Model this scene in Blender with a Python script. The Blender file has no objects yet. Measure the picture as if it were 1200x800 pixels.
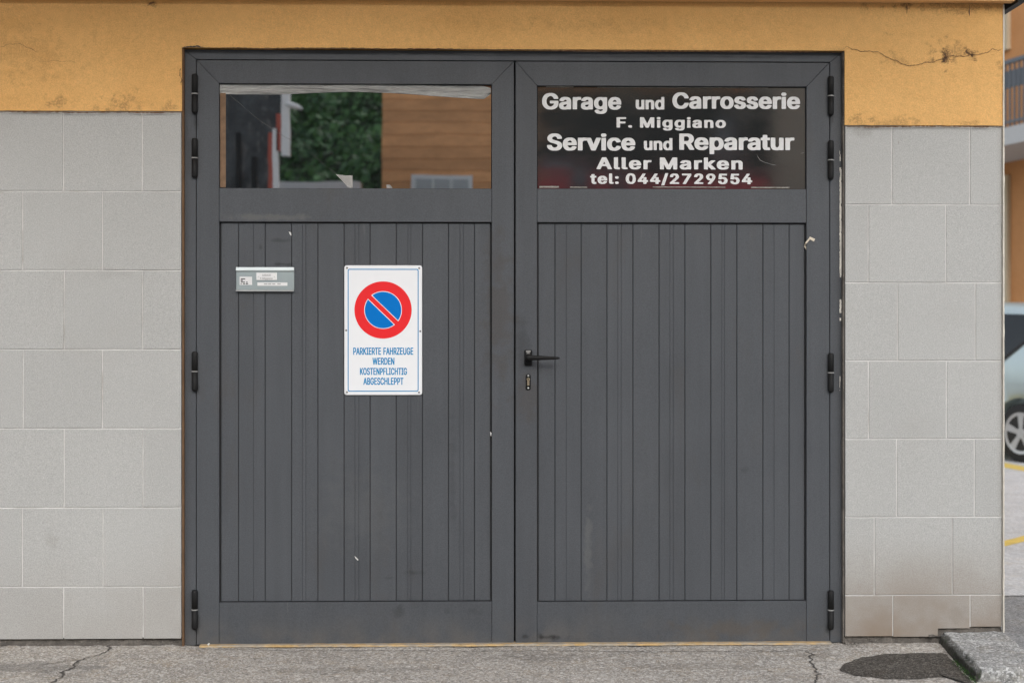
import bpy, bmesh, math, random, json
from math import sin, cos, pi, radians
from mathutils import Vector, Matrix, noise
from mathutils.geometry import tessellate_polygon
random.seed(7)
sc = bpy.context.scene
C = sc.collection

# ------------------------------------------------------------------ camera, sky, sun, exposure
D = 5.56; HC = 1.19; YAW = radians(1.3); F = 50/36*1200
XC = -D*math.tan(YAW)
cam = bpy.data.cameras.new('camera'); cam.lens = 50; cam.sensor_width = 36
cam.clip_start = .05; cam.clip_end = 2000
cam.dof.use_dof = True; cam.dof.focus_distance = D; cam.dof.aperture_fstop = 2.6
cam_o = bpy.data.objects.new('camera', cam); C.objects.link(cam_o)
cam_o.location = (XC, -D, HC); cam_o.rotation_euler = (radians(90), 0, -YAW)
sc.camera = cam_o
sc.view_settings.view_transform = 'Standard'; sc.view_settings.look = 'None'
sc.view_settings.exposure = 1.0; sc.view_settings.gamma = 1
SUN_EL, SUN_AZ = radians(30), radians(172)     # azimuth: from behind the camera, a little to the left
world = bpy.data.worlds.new('World'); sc.world = world; world.use_nodes = True
wn = world.node_tree; bgn = wn.nodes['Background']
sky = wn.nodes.new('ShaderNodeTexSky'); sky.sky_type = 'NISHITA'; sky.sun_disc = False
sky.sun_elevation = SUN_EL; sky.sun_rotation = SUN_AZ; sky.air_density = 1; sky.dust_density = 2; sky.ozone_density = 1
hs = wn.nodes.new('ShaderNodeHueSaturation'); hs.inputs['Saturation'].default_value = .45
wn.links.new(sky.outputs[0], hs.inputs['Color']); wn.links.new(hs.outputs[0], bgn.inputs[0])
bgn.inputs[1].default_value = .15
sun = bpy.data.lights.new('sun', 'SUN'); sun.energy = .5; sun.angle = radians(80); sun.color = (1, .985, .96)
sun_o = bpy.data.objects.new('sun', sun); C.objects.link(sun_o)
dsun = Vector((sin(SUN_AZ)*cos(SUN_EL), cos(SUN_AZ)*cos(SUN_EL), sin(SUN_EL)))
sun_o.rotation_euler = dsun.to_track_quat('Z', 'Y').to_euler(); sun_o.location = (0, -4, 9)

# ------------------------------------------------------------------ measuring: photo pixel -> point on a plane y = const
def ray(px, py):
    u, v = (px-600)/F, (400-py)/F
    return Vector((sin(YAW)+cos(YAW)*u, cos(YAW)-sin(YAW)*u, v))
def at(px, py, y=0.):
    d = ray(px, py); t = (D+y)/d.y
    return Vector((XC+t*d.x, y, HC+t*d.z))
def X(px, y=0.): return at(px, 400, y).x
def Z(py, px=600, y=0.): return at(px, py, y).z
def ground(px, py, z=0.):
    d = ray(px, py); t = (z-HC)/d.z
    return Vector((XC+t*d.x, -D+t*d.y, z))
def mirrored(px, py, L, plane=.045):            # real place of what a pane at y=plane mirrors from distance L
    p = at(px, py, L); return Vector((p.x, 2*plane-L, p.z))

# ------------------------------------------------------------------ materials
class N:
    def __init__(s, name):
        s.m = bpy.data.materials.new(name); s.m.use_nodes = True; s.t = s.m.node_tree
        s.b = s.t.nodes['Principled BSDF']; s._pos = None
    def n(s, kind, **kw):
        x = s.t.nodes.new(kind)
        for k, v in kw.items(): setattr(x, k, v)
        return x
    def l(s, a, b): s.t.links.new(a, b)
    @property
    def pos(s):
        if s._pos is None: s._pos = s.n('ShaderNodeNewGeometry').outputs['Position']
        return s._pos
    def scaled(s, v):
        x = s.n('ShaderNodeVectorMath', operation='MULTIPLY'); s.l(s.pos, x.inputs[0]); x.inputs[1].default_value = v
        return x.outputs[0]
    def noise(s, scale, detail=3, rough=.55, stretch=None, dist=0):
        x = s.n('ShaderNodeTexNoise'); x.inputs['Scale'].default_value = scale
        x.inputs['Detail'].default_value = detail; x.inputs['Roughness'].default_value = rough
        x.inputs['Distortion'].default_value = dist
        s.l(s.scaled(stretch) if stretch else s.pos, x.inputs['Vector'])
        return x.outputs[0]
    def voro(s, scale, stretch=None, feature='F1', out='Distance'):
        x = s.n('ShaderNodeTexVoronoi', feature=feature); x.inputs['Scale'].default_value = scale
        s.l(s.scaled(stretch) if stretch else s.pos, x.inputs['Vector'])
        return x.outputs[out]
    def ramp(s, f, a, b, lo=0., hi=1., smooth=True):
        x = s.n('ShaderNodeMapRange'); x.interpolation_type = 'SMOOTHSTEP' if smooth else 'LINEAR'
        s.l(f, x.inputs[0]); x.inputs[1].default_value = a; x.inputs[2].default_value = b
        x.inputs[3].default_value = lo; x.inputs[4].default_value = hi
        return x.outputs[0]
    def math(s, op, a, b):
        x = s.n('ShaderNodeMath', operation=op)
        for i, v in enumerate((a, b)):
            if isinstance(v, (int, float)): x.inputs[i].default_value = v
            else: s.l(v, x.inputs[i])
        return x.outputs[0]
    def mix(s, fac, a, b, blend='MIX'):
        x = s.n('ShaderNodeMix', data_type='RGBA', blend_type=blend)
        for i, v in ((0, fac), (6, a), (7, b)):
            if isinstance(v, (int, float)): x.inputs[i].default_value = v
            elif isinstance(v, tuple): x.inputs[i].default_value = (*v[:3], 1)
            else: s.l(v, x.inputs[i])
        return x.outputs[2]
    def grey(s, col, f, amt):                   # brightness up and down by amt with field f (0..1, mean .5)
        k = s.ramp(f, .2, .8, 1-amt, 1+amt, False)
        x = s.n('ShaderNodeVectorMath', operation='SCALE')
        if isinstance(col, tuple): x.inputs[0].default_value = col[:3]
        else: s.l(col, x.inputs[0])
        s.l(k, x.inputs['Scale']); return x.outputs[0]
    def axis(s, i):
        x = s.n('ShaderNodeSeparateXYZ'); s.l(s.pos, x.inputs[0]); return x.outputs[i]
    def rand(s):
        return s.n('ShaderNodeObjectInfo').outputs['Random']
    def spot(s, x, z, rx, rz, wob=.5, wscale=25):        # 1 at the spot, 0 outside, ragged
        q = s.n('ShaderNodeVectorMath', operation='SUBTRACT'); s.l(s.pos, q.inputs[0]); q.inputs[1].default_value = (x, 0, z)
        w = s.n('ShaderNodeVectorMath', operation='MULTIPLY'); s.l(q.outputs[0], w.inputs[0]); w.inputs[1].default_value = (1/rx, 0, 1/rz)
        le = s.n('ShaderNodeVectorMath', operation='LENGTH'); s.l(w.outputs[0], le.inputs[0])
        nz = s.ramp(s.noise(wscale, 4), .3, .7, -wob, wob, False)
        return s.ramp(s.math('ADD', le.outputs['Value'], nz), .15, 1., 1, 0)
    def bump(s, f, strength, dist=.001, prev=None):
        x = s.n('ShaderNodeBump'); x.inputs['Strength'].default_value = strength; x.inputs['Distance'].default_value = dist
        s.l(f, x.inputs['Height'])
        if prev is not None: s.l(prev, x.inputs['Normal'])
        return x.outputs[0]
    def done(s, col=None, rough=.6, normal=None, metal=0, spec=None):
        if col is not None:
            if isinstance(col, tuple): s.b.inputs['Base Color'].default_value = (*col[:3], 1)
            else: s.l(col, s.b.inputs['Base Color'])
        if isinstance(rough, (int, float)): s.b.inputs['Roughness'].default_value = rough
        else: s.l(rough, s.b.inputs['Roughness'])
        s.b.inputs['Metallic'].default_value = metal
        if spec is not None: s.b.inputs['Specular IOR Level'].default_value = spec
        if normal is not None: s.l(normal, s.b.inputs['Normal'])
        return s.m

def simple(name, col, rough=.6, metal=0, amt=.08, scale=30, bump=.2, bscale=200, spec=None):
    k = N(name)
    c = k.grey(col, k.noise(scale, 4), amt); c = k.grey(c, k.noise(scale*14, 2), amt*.7)
    return k.done(c, rough, k.bump(k.noise(bscale, 3), bump, .001), metal, spec)

def make_door_paint(name, col, spots):
    k = N(name)
    c = k.grey(col, k.noise(1.6, 4), .07)
    c = k.grey(c, k.noise(9, 4, stretch=(1, 1, .25)), .06)
    c = k.grey(c, k.noise(260, 3, .8), .34); c = k.grey(c, k.noise(34, 4, .7, stretch=(1, 1, .06)), .07)
    r = k.rand(); c = k.grey(c, r, .035)
    grime = k.ramp(k.noise(5, 6, .65, stretch=(1, 1, .35)), .56, .80, 0, .35)
    c = k.mix(grime, c, (.075, .062, .05))
    dust = k.math('MULTIPLY', k.ramp(k.axis(2), .0, .16, .30, 0), k.ramp(k.noise(12, 5), .35, .7))
    c = k.mix(dust, c, (.15, .13, .105))
    for (px, py, rx, rz, s, dc) in spots:
        p = at(px, py)
        f = k.spot(p.x, p.z, rx, rz); c = k.mix(k.math('MULTIPLY', f, s), c, dc)
    scr = k.ramp(k.noise(55, 2, .4, stretch=(1, 1, .05), dist=.6), .74, .78, 0, 1)
    c = k.mix(k.math('MULTIPLY', k.math('MULTIPLY', scr, k.ramp(k.noise(2.2, 3), .5, .62)), .22), c, (.22, .22, .21))
    speck = k.ramp(k.voro(38, out='Distance'), .0, .045, 1, 0)
    keep = k.ramp(k.noise(3.1, 2), .60, .66)
    c = k.mix(k.math('MULTIPLY', k.math('MULTIPLY', speck, keep), .55), c, (.42, .41, .38))
    rr = k.ramp(k.noise(6, 4), .3, .7, .42, .56)
    nb = k.bump(k.noise(260, 3), .16, .0008); nb = k.bump(k.noise(7, 3), .12, .004, nb)
    return k.done(c, rr, nb, spec=.30)
BROWN = (.062, .048, .036); DARK = (.012, .012, .012); PALE = (.24, .235, .21)
door_spots = [(585, 365, .08, .36, .34, BROWN), (619, 465, .06, .16, .28, BROWN), (612, 400, .04, .10, .25, DARK),
              (325, 281, .055, .012, .35, DARK), (303, 289, .012, .02, .4, DARK), (330, 309, .06, .008, .5, DARK),
              (325, 254, .24, .016, .35, (.16, .16, .145)), (640, 747, .09, .016, .8, DARK), (860, 738, .30, .05, .35, (.10, .075, .05)),  # first spot: pale highlight on the middle rail's lower edge, painted in
              (229, 735, .018, .10, .6, DARK), (229, 452, .014, .05, .5, DARK), (972, 736, .014, .05, .5, DARK),
              (228, 140, .012, .05, .5, DARK), (975, 140, .012, .05, .5, DARK), (420, 600, .25, .22, .05, PALE),
              (760, 560, .22, .3, .06, (.10, .095, .09)), (484, 672, .05, .015, .35, DARK), (467, 716, .03, .03, .28, DARK), (455, 678, .04, .008, .2, DARK), (524, 716, .015, .02, .2, DARK), (876, 552, .02, .03, .2, DARK), (556, 718, .04, .02, .2, DARK), (530, 550, .02, .3, .18, DARK), (690, 640, .02, .25, .14, PALE)]
DOORC = (.0740, .0795, .0875)
M = {}
M['door'] = make_door_paint('grey_door_paint', DOORC, door_spots)
M['groove'] = simple('dark_groove', (.018, .018, .019), .8)

def plaster(name, col, stains=(), top=True):
    k = N(name)
    c = k.grey(col, k.noise(.9, 4), .10)
    c = k.mix(k.ramp(k.noise(2.3, 5, .6), .40, .72, 0, .35), c, (col[0]*.84, col[1]*.77, col[2]*.66))
    c = k.mix(k.ramp(k.noise(5, 6, .7, stretch=(.35, 1, 1.3)), .52, .75, 0, .30), c, (col[0]*.80, col[1]*.70, col[2]*.56))
    c = k.mix(k.ramp(k.noise(7, 5, .7), .60, .78, 0, .35), c, (col[0]*1.08, col[1]*1.12, col[2]*1.35))
    c = k.grey(c, k.noise(38, 4), .07); c = k.grey(c, k.noise(250, 3, .8), .26)
    for (px, py, rx, rz, s, dc) in stains:
        p = at(px, py); f = k.spot(p.x, p.z, rx, rz, .9, 30)
        c = k.mix(k.math('MULTIPLY', f, k.math('MULTIPLY', k.ramp(k.noise(130, 4, .75), .38, .60, .15, 1), s*.85)), c, dc)
    sp = k.ramp(k.voro(26), 0, .035, 1, 0)
    sp = k.math('MULTIPLY', sp, k.ramp(k.noise(2.4, 3), .56, .64))
    c = k.mix(k.math('MULTIPLY', sp, .7), c, (.10, .06, .03))
    nb = k.bump(k.noise(110, 5, .7), .6, .003); nb = k.bump(k.noise(9, 4, stretch=(.45, 1, 1.6)), .35, .012, nb)
    return k.done(c, .88, nb, spec=.25)
DRT = (.13, .075, .035)
orange_stains = [(68, 122, .06, .03, .55, DRT), (145, 124, .10, .05, .55, DRT), (200, 126, .04, .03, .5, DRT), (30, 60, .25, .12, .35, (.34, .19, .07)),
                 (1105, 66, .035, .045, .95, (.07, .04, .025)), (1138, 62, .03, .03, .95, (.06, .03, .02)), (1108, 60, .10, .05, .5, DRT),
                 (1045, 70, .07, .035, .35, DRT), (1045, 145, .14, .03, .45, DRT), (1000, 142, .07, .03, .4, DRT), (178, 4, .03, .02, .7, DARK),
                 (1120, 8, .35, .03, .5, DRT), (1136, 145, .05, .02, .4, DRT), (1062, 8, .06, .015, .6, (.08, .045, .03)),
                 (980, 80, .03, .10, .25, DRT), (700, 30, .5, .03, .18, DRT), (1040, 40, .02, .02, .5, DRT), (1172, 80, .02, .05, .5, DRT)]
ORANGE = (.76, .445, .165)
M['orange'] = plaster('orange_plaster', ORANGE, orange_stains)
M['soffit'] = plaster('orange_soffit_plaster', (.74, .44, .20))

k = N('grey_stone_tile')
c = k.grey((.419, .419, .402), k.noise(1.7, 4), .05)
rnd = k.rand(); c = k.grey(c, rnd, .022)
c = k.grey(c, k.noise(230, 4, .85), .50); c = k.grey(c, k.noise(45, 4), .04)
warm = k.math('MULTIPLY', k.ramp(k.axis(2), .02, .48, 1, 0), k.ramp(k.axis(0), -2.6, 1.6, .12, 1.0))
warm = k.math('MULTIPLY', warm, k.ramp(k.noise(4, 4), .25, .6, .55, 1))
c = k.mix(warm, c, (.25, .20, .155))
lip = k.math('MULTIPLY', k.ramp(k.noise(2.1, 5), .55, .8), .22)
c = k.mix(lip, c, (.33, .30, .26))
for px, py, rx, rz, s in ((60, 630, .03, .06, .16), (1010, 155, .06, .03, .2), (1053, 167, .006, .012, .5), (130, 320, .12, .03, .1), (1125, 720, .06, .05, .2)):
    p = at(px, py); c = k.mix(k.math('MULTIPLY', k.spot(p.x, p.z, rx, rz), s), c, (.16, .13, .10))
sp = k.math('MULTIPLY', k.ramp(k.voro(60), 0, .05, 1, 0), k.ramp(k.noise(5, 3), .55, .65))
c = k.mix(k.math('MULTIPLY', sp, .35), c, (.12, .11, .10))
nb = k.bump(k.noise(300, 4, .7), .18, .0008)
M['tile'] = k.done(c, .62, nb, spec=.3)

k = N('pale_grout')
c = k.grey((.63, .62, .60), k.noise(14, 5), .2); c = k.mix(k.ramp(k.noise(6, 4), .52, .75, 0, .6), c, (.28, .25, .21))
M['grout'] = k.done(c, .9, k.bump(k.noise(150, 4), .4, .001))
k = N('dark_rubble_mortar')
c = k.grey((.11, .098, .084), k.noise(18, 5), .7); c = k.mix(k.ramp(k.voro(70), .0, .3, .6, 0), c, (.26, .235, .20))
M['rubble'] = k.done(c, .95, k.bump(k.noise(60, 5), 1, .01))

def concrete(name, base, light, dark, fine=1., wet=None, mossy=None):
    k = N(name)
    c = k.mix(k.ramp(k.noise(3.0, 5, .6), .35, .7), base, tuple(v*.80 for v in base))
    c = k.mix(k.ramp(k.noise(9, 5, .6), .45, .75, 0, .6), c, (base[0]*.92, base[1]*.82, base[2]*.68))
    st = k.voro(190*fine, out='Color')
    sx = k.n('ShaderNodeSeparateColor'); k.l(st, sx.inputs[0])
    c = k.mix(k.ramp(sx.outputs[0], .72, .80, 0, .65), c, light)
    c = k.mix(k.ramp(sx.outputs[1], .70, .78, 0, .6), c, dark)
    st2 = k.voro(85*fine, out='Color'); s2 = k.n('ShaderNodeSeparateColor'); k.l(st2, s2.inputs[0])
    c = k.mix(k.ramp(s2.outputs[0], .84, .90, 0, .4), c, light); c = k.mix(k.ramp(s2.outputs[2], .84, .90, 0, .45), c, dark)
    c = k.grey(c, k.noise(70, 4), .16); c = k.grey(c, k.noise(350, 3), .16)
    if wet:
        for (px, py, rx, ry, s, dc) in wet:
            g = ground(px, py)
            q = k.n('ShaderNodeVectorMath', operation='SUBTRACT'); k.l(k.pos, q.inputs[0]); q.inputs[1].default_value = (g.x, g.y, 0)
            w = k.n('ShaderNodeVectorMath', operation='MULTIPLY'); k.l(q.outputs[0], w.inputs[0]); w.inputs[1].default_value = (1/rx, 1/ry, 0)
            le = k.n('ShaderNodeVectorMath', operation='LENGTH'); k.l(w.outputs[0], le.inputs[0])
            f = k.ramp(k.math('ADD', le.outputs['Value'], k.ramp(k.noise(14, 4), .3, .7, -.35, .35)), .5, 1, 1, 0)
            c = k.mix(k.math('MULTIPLY', f, s), c, dc)
    if mossy:
        f = k.math('MULTIPLY', k.ramp(k.math('ADD', k.math('SUBTRACT', k.axis(0), k.math('MULTIPLY', k.axis(1), .12)), k.ramp(k.noise(26, 5), .3, .7, -.012, .012)), mossy-.006, mossy+.004, 1, 0), k.ramp(k.axis(2), .02, .055, 1, .3))
        c = k.mix(k.math('MULTIPLY', f, .93), c, (.030, .029, .022)); c = k.mix(k.math('MULTIPLY', f, k.ramp(k.noise(30, 4), .52, .62, 0, .5)), c, (.03, .06, .02))
    nb = k.bump(k.voro(190*fine), .45, .002); nb = k.bump(k.noise(30, 5, .7), .7, .008, nb)
    return k.done(c, .9, nb, spec=.25)
M['concrete'] = concrete('worn_aggregate_concrete', (.40, .368, .322), (.70, .68, .64), (.16, .15, .138),
    wet=[(40, 785, .30, .10, .45, (.12, .118, .11)), (640, 770, .22, .10, .30, (.115, .105, .09)), (960, 768, .10, .05, .4, (.14, .12, .09)),
         (1060, 752, .35, .03, .5, (.15, .125, .10)), (130, 756, .7, .035, .4, (.34, .325, .30)), (155, 757, .06, .018, .7, (.13, .12, .11)),
         (400, 785, .4, .06, .22, (.13, .12, .10)), (820, 780, .3, .06, .22, (.14, .125, .10))])
M['asphalt_patch'] = concrete('dark_asphalt_patch', (.072, .064, .054), (.24, .22, .19), (.022, .021, .02), 1.3)
M['kerb'] = concrete('grey_kerb_granite', (.34, .34, .325), (.66, .66, .64), (.12, .12, .115), .9, mossy=1.704)
M['asphalt'] = concrete('grey_road_asphalt', (.30, .30, .295), (.42, .42, .41), (.13, .13, .13), .9)
M['bright_road'] = concrete('sky_bright_road', (.60, .60, .59), (.72, .72, .71), (.42, .42, .42), .5)  # far road: brightness under open sky put into a paler colour
M['yellow_line'] = simple('worn_yellow_road_paint', (.72, .52, .12), .7, amt=.2, scale=12)
k = N('ochre_threshold_paint')
c = k.mix(k.ramp(k.noise(9, 6, .7, stretch=(1, 3, 1)), .40, .58), (.46, .31, .14), (.33, .29, .23))
c = k.grey(c, k.noise(40, 4), .25)
M['ochre'] = k.done(c, .85, k.bump(k.noise(60, 4), .6, .003))
M['crack'] = simple('dark_crack', (.075, .068, .060), .95)
M['crack_orange'] = simple('brown_plaster_crack', (.14, .078, .04), .95, amt=.3, scale=20)
M['bead'] = simple('pale_corner_bead', (.60, .56, .48), .6, amt=.2, scale=20)
M['sealant'] = simple('peeling_white_sealant', (.82, .78, .70), .7, amt=.25, scale=40, bump=.8)
M['black_plastic'] = simple('black_hinge_plastic', (.010, .010, .010), .62, bump=.1, spec=.25)
M['black_metal'] = simple('black_lacquered_metal', (.007, .007, .007), .5, bump=.05, spec=.2)
M['steel'] = simple('brushed_steel', (.62, .63, .62), .32, 1, bump=.05)
M['screw'] = simple('dull_zinc_screw', (.20, .20, .195), .5, .4, bump=.05)
M['brass'] = simple('dull_brass', (.50, .42, .30), .35, 1, bump=.05)
M['ring'] = simple('pale_ring_plastic', (.30, .30, .29), .6, spec=.2)
M['sign_white'] = simple('white_sign_enamel', (.80, .81, .82), .4, amt=.012, bump=.02)
M['sign_red'] = simple('red_sign_print', (.78, .028, .032), .4, amt=.02, bump=.02, spec=.15)
M['sign_blue'] = simple('blue_sign_print', (.0, .165, .54), .4, amt=.02, bump=.02, spec=.15)
M['sign_text'] = simple('blue_sign_lettering', (.0, .235, .50), .4, amt=.03, bump=.02, spec=.15)
M['vinyl'] = simple('white_vinyl_lettering', (.70, .70, .69), .5, amt=.05, bump=.02, spec=.2)
M['plate'] = simple('pale_anodised_plate', (.31, .36, .365), .5, .25, amt=.05)
M['plate_light'] = simple('light_anodised_lip', (.55, .61, .615), .5, .25, amt=.05)
M['label'] = simple('white_paper_label', (.72, .72, .71), .6, amt=.05)
M['ink'] = simple('grey_label_ink', (.10, .10, .10), .6)
M['ink_pale'] = simple('pale_label_ink', (.38, .38, .38), .6)
M['paper'] = simple('white_paper_scrap', (.75, .74, .70), .7)
M['tape'] = simple('beige_tape', (.60, .53, .42), .6, amt=.2)

k = N('mirror_film_glass')                       # left pane: dark glass with reflective film
k.b.inputs['Base Color'].default_value = (.012, .013, .013, 1)
gl = k.n('ShaderNodeBsdfGlossy'); gl.inputs['Color'].default_value = (.95, .95, .95, 1); gl.inputs['Roughness'].default_value = .010; k.b.inputs['Specular IOR Level'].default_value = 0
nb = k.bump(k.noise(3.5, 2), .035, .004); k.l(nb, gl.inputs['Normal'])
mx = k.n('ShaderNodeMixShader'); mx.inputs[0].default_value = 0.69
k.b.inputs['Roughness'].default_value = .35
dirt = k.ramp(k.noise(300, 2, .6), .70, .80, 0, .16)
col = k.mix(dirt, (.012, .013, .013), (.18, .18, .17)); k.l(col, k.b.inputs['Base Color'])
k.l(k.b.outputs[0], mx.inputs[1]); k.l(gl.outputs[0], mx.inputs[2])
k.l(mx.outputs[0], k.t.nodes['Material Output'].inputs[0]); M['film_glass'] = k.m

k = N('dusty_dark_glass')                        # right pane: wiped, streaky glass over black
st = k.noise(4.2, 6, .62, stretch=(1, 1, 3.2), dist=1.6)
col = k.mix(k.ramp(st, .42, .82, 0, .45), (.006, .0065, .006), (.030, .030, .028))
col = k.mix(k.math('MULTIPLY', k.ramp(k.noise(320, 2), .70, .8), .5), col, (.2, .2, .19))
k.l(col, k.b.inputs['Base Color']); k.b.inputs['Roughness'].default_value = .45
k.b.inputs['Specular IOR Level'].default_value = .15
gl = k.n('ShaderNodeBsdfGlossy'); gl.inputs['Color'].default_value = (.8, .8, .8, 1)
k.l(k.ramp(k.noise(5, 4, stretch=(1, 1, 2)), .3, .7, .045, .10), gl.inputs['Roughness'])
mx = k.n('ShaderNodeMixShader'); mx.inputs[0].default_value = .52
k.l(k.b.outputs[0], mx.inputs[1]); k.l(gl.outputs[0], mx.inputs[2])
k.l(mx.outputs[0], k.t.nodes['Material Output'].inputs[0]); M['dark_glass'] = k.m

k = N('crumpled_silver_plastic')
c = k.grey((.36, .36, .345), k.noise(20, 5, .7, stretch=(.30, 1, 4)), .65)
M['silver'] = k.done(c, .38, k.bump(k.noise(26, 5, .6, stretch=(.3, 1, 2.2)), 1., .02), .35)

# ------------------------------------------------------------------ mesh helpers
def link(name, bm, mat, parent=None, loc=None, smooth=False):
    me = bpy.data.meshes.new(name)
    bmesh.ops.recalc_face_normals(bm, faces=bm.faces)
    bm.to_mesh(me); bm.free()
    if mat: me.materials.append(mat)
    if smooth:
        for p in me.polygons: p.use_smooth = True
    o = bpy.data.objects.new(name, me); C.objects.link(o)
    if parent: o.parent = parent
    if loc: o.location = loc
    return o
def thing(name, label, cat, loc=(0, 0, 0), rotz=0, group=None):
    o = bpy.data.objects.new(name, None); C.objects.link(o); o.empty_display_size = .1
    o.location = loc; o.rotation_euler = (0, 0, rotz); o['label'] = label; o['category'] = cat
    if group: o['group'] = group
    return o
def tag(o, label, cat, group=None):
    o['label'] = label; o['category'] = cat
    if group: o['group'] = group
    return o
def struct(name, bm, mat, smooth=False):
    o = link(name, bm, mat, smooth=smooth); o['kind'] = 'structure'; return o
def box(bm, x0, x1, y0, y1, z0, z1):
    v = [bm.verts.new((x, y, z)) for x in (x0, x1) for y in (y0, y1) for z in (z0, z1)]
    for f in ((0, 1, 3, 2), (4, 6, 7, 5), (0, 4, 5, 1), (2, 3, 7, 6), (0, 2, 6, 4), (1, 5, 7, 3)): bm.faces.new([v[i] for i in f])
def B(*a):
    bm = bmesh.new(); box(bm, *a); return bm
def inset(poly, b):                              # convex polygon, CCW
    n = len(poly); out = []
    for i in range(n):
        p0, p1, p2 = Vector(poly[i-1]), Vector(poly[i]), Vector(poly[(i+1) % n])
        a = (p1-p0).normalized(); c = (p2-p1).normalized()
        na, nc = Vector((-a.y, a.x)), Vector((-c.y, c.x))
        s = na+nc; out.append(p1+s*(b/max(.3, 1+na.dot(nc))))
    return out
def plate(bm, poly, yf, yb, bev=.001):           # poly in x,z seen from the front; front face at yf, bevelled
    area = sum(poly[i-1][0]*poly[i][1]-poly[i][0]*poly[i-1][1] for i in range(len(poly)))
    if area < 0: poly = poly[::-1]
    rings = [[bm.verts.new((p[0], yf, p[1])) for p in inset(poly, bev)],
             [bm.verts.new((p[0], yf+bev, p[1])) for p in poly], [bm.verts.new((p[0], yb, p[1])) for p in poly]]
    n = len(poly)
    for a, b in zip(rings, rings[1:]):
        for i in range(n): bm.faces.new((a[i-1], a[i], b[i], b[i-1]))
    bm.faces.new(rings[0]); bm.faces.new(rings[-1][::-1])
def PL(*a, **k):
    bm = bmesh.new(); plate(bm, *a, **k); return bm
def rect(x0, x1, z0, z1): return [(x0, z0), (x1, z0), (x1, z1), (x0, z1)]
def rrect(x0, x1, z0, z1, r, n=5):
    out = []
    for cx, cz, a0 in ((x1-r, z0+r, -90), (x1-r, z1-r, 0), (x0+r, z1-r, 90), (x0+r, z0+r, 180)):
        for i in range(n+1):
            a = radians(a0+90*i/n); out.append((cx+r*cos(a), cz+r*sin(a)))
    return out
def circle(cx, cz, r, n=48): return [(cx+r*cos(2*pi*i/n), cz+r*sin(2*pi*i/n)) for i in range(n)]
def sheet(bm, loops, y):                         # flat polygons with holes in the x,z plane
    pts = [p for l in loops for p in l]
    tris = tessellate_polygon([[Vector((p[0], p[1], 0)) for p in l] for l in loops])
    vs = [bm.verts.new((p[0], y, p[1])) for p in pts]
    for t in tris:
        try: bm.faces.new([vs[i] for i in t])
        except ValueError: pass
def lathe(bm, prof, c, axis='z', n=16):          # prof: (radius, along)
    rings = []
    for r, h in prof:
        ring = []
        for i in range(n):
            a = 2*pi*i/n; p = (r*cos(a), r*sin(a), h)
            if axis == 'y': p = (p[0], p[2], p[1])
            if axis == 'x': p = (p[2], p[0], p[1])
            ring.append(bm.verts.new((c[0]+p[0], c[1]+p[1], c[2]+p[2])))
        rings.append(ring)
    for a, b in zip(rings, rings[1:]):
        for i in range(n): bm.faces.new((a[i-1], a[i], b[i], b[i-1]))
    bm.faces.new(rings[0][::-1]); bm.faces.new(rings[-1])
def ribbon(bm, pts, w, nrm):                     # ragged ribbon following 3-D pts on a surface with normal nrm
    nrm = Vector(nrm); prev = None
    for i, p in enumerate(pts):
        p = Vector(p); d = (Vector(pts[min(i+1, len(pts)-1)])-Vector(pts[max(i-1, 0)])).normalized()
        s = nrm.cross(d).normalized()
        t = i/(len(pts)-1); ww = w*(.35+.9*random.random())*min(1, .25+6*t, .25+6*(1-t))
        a, b = bm.verts.new(p+s*ww*.5), bm.verts.new(p-s*ww*.5)
        if prev: bm.faces.new((prev[0], a, b, prev[1]))
        prev = (a, b)
def refine(pts, n, amp, plane):
    pts = [Vector(p) for p in pts]
    for _ in range(n):
        out = [pts[0]]
        for a, b in zip(pts, pts[1:]):
            m = (a+b)/2; L = (b-a).length; j = Vector([random.uniform(-1, 1)*amp*L for _ in range(3)])
            j = Vector((j.x, 0, j.z)) if plane == 'xz' else Vector((j.x, j.y, 0))
            out += [m+j, b]
        pts = out
    return pts

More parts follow.
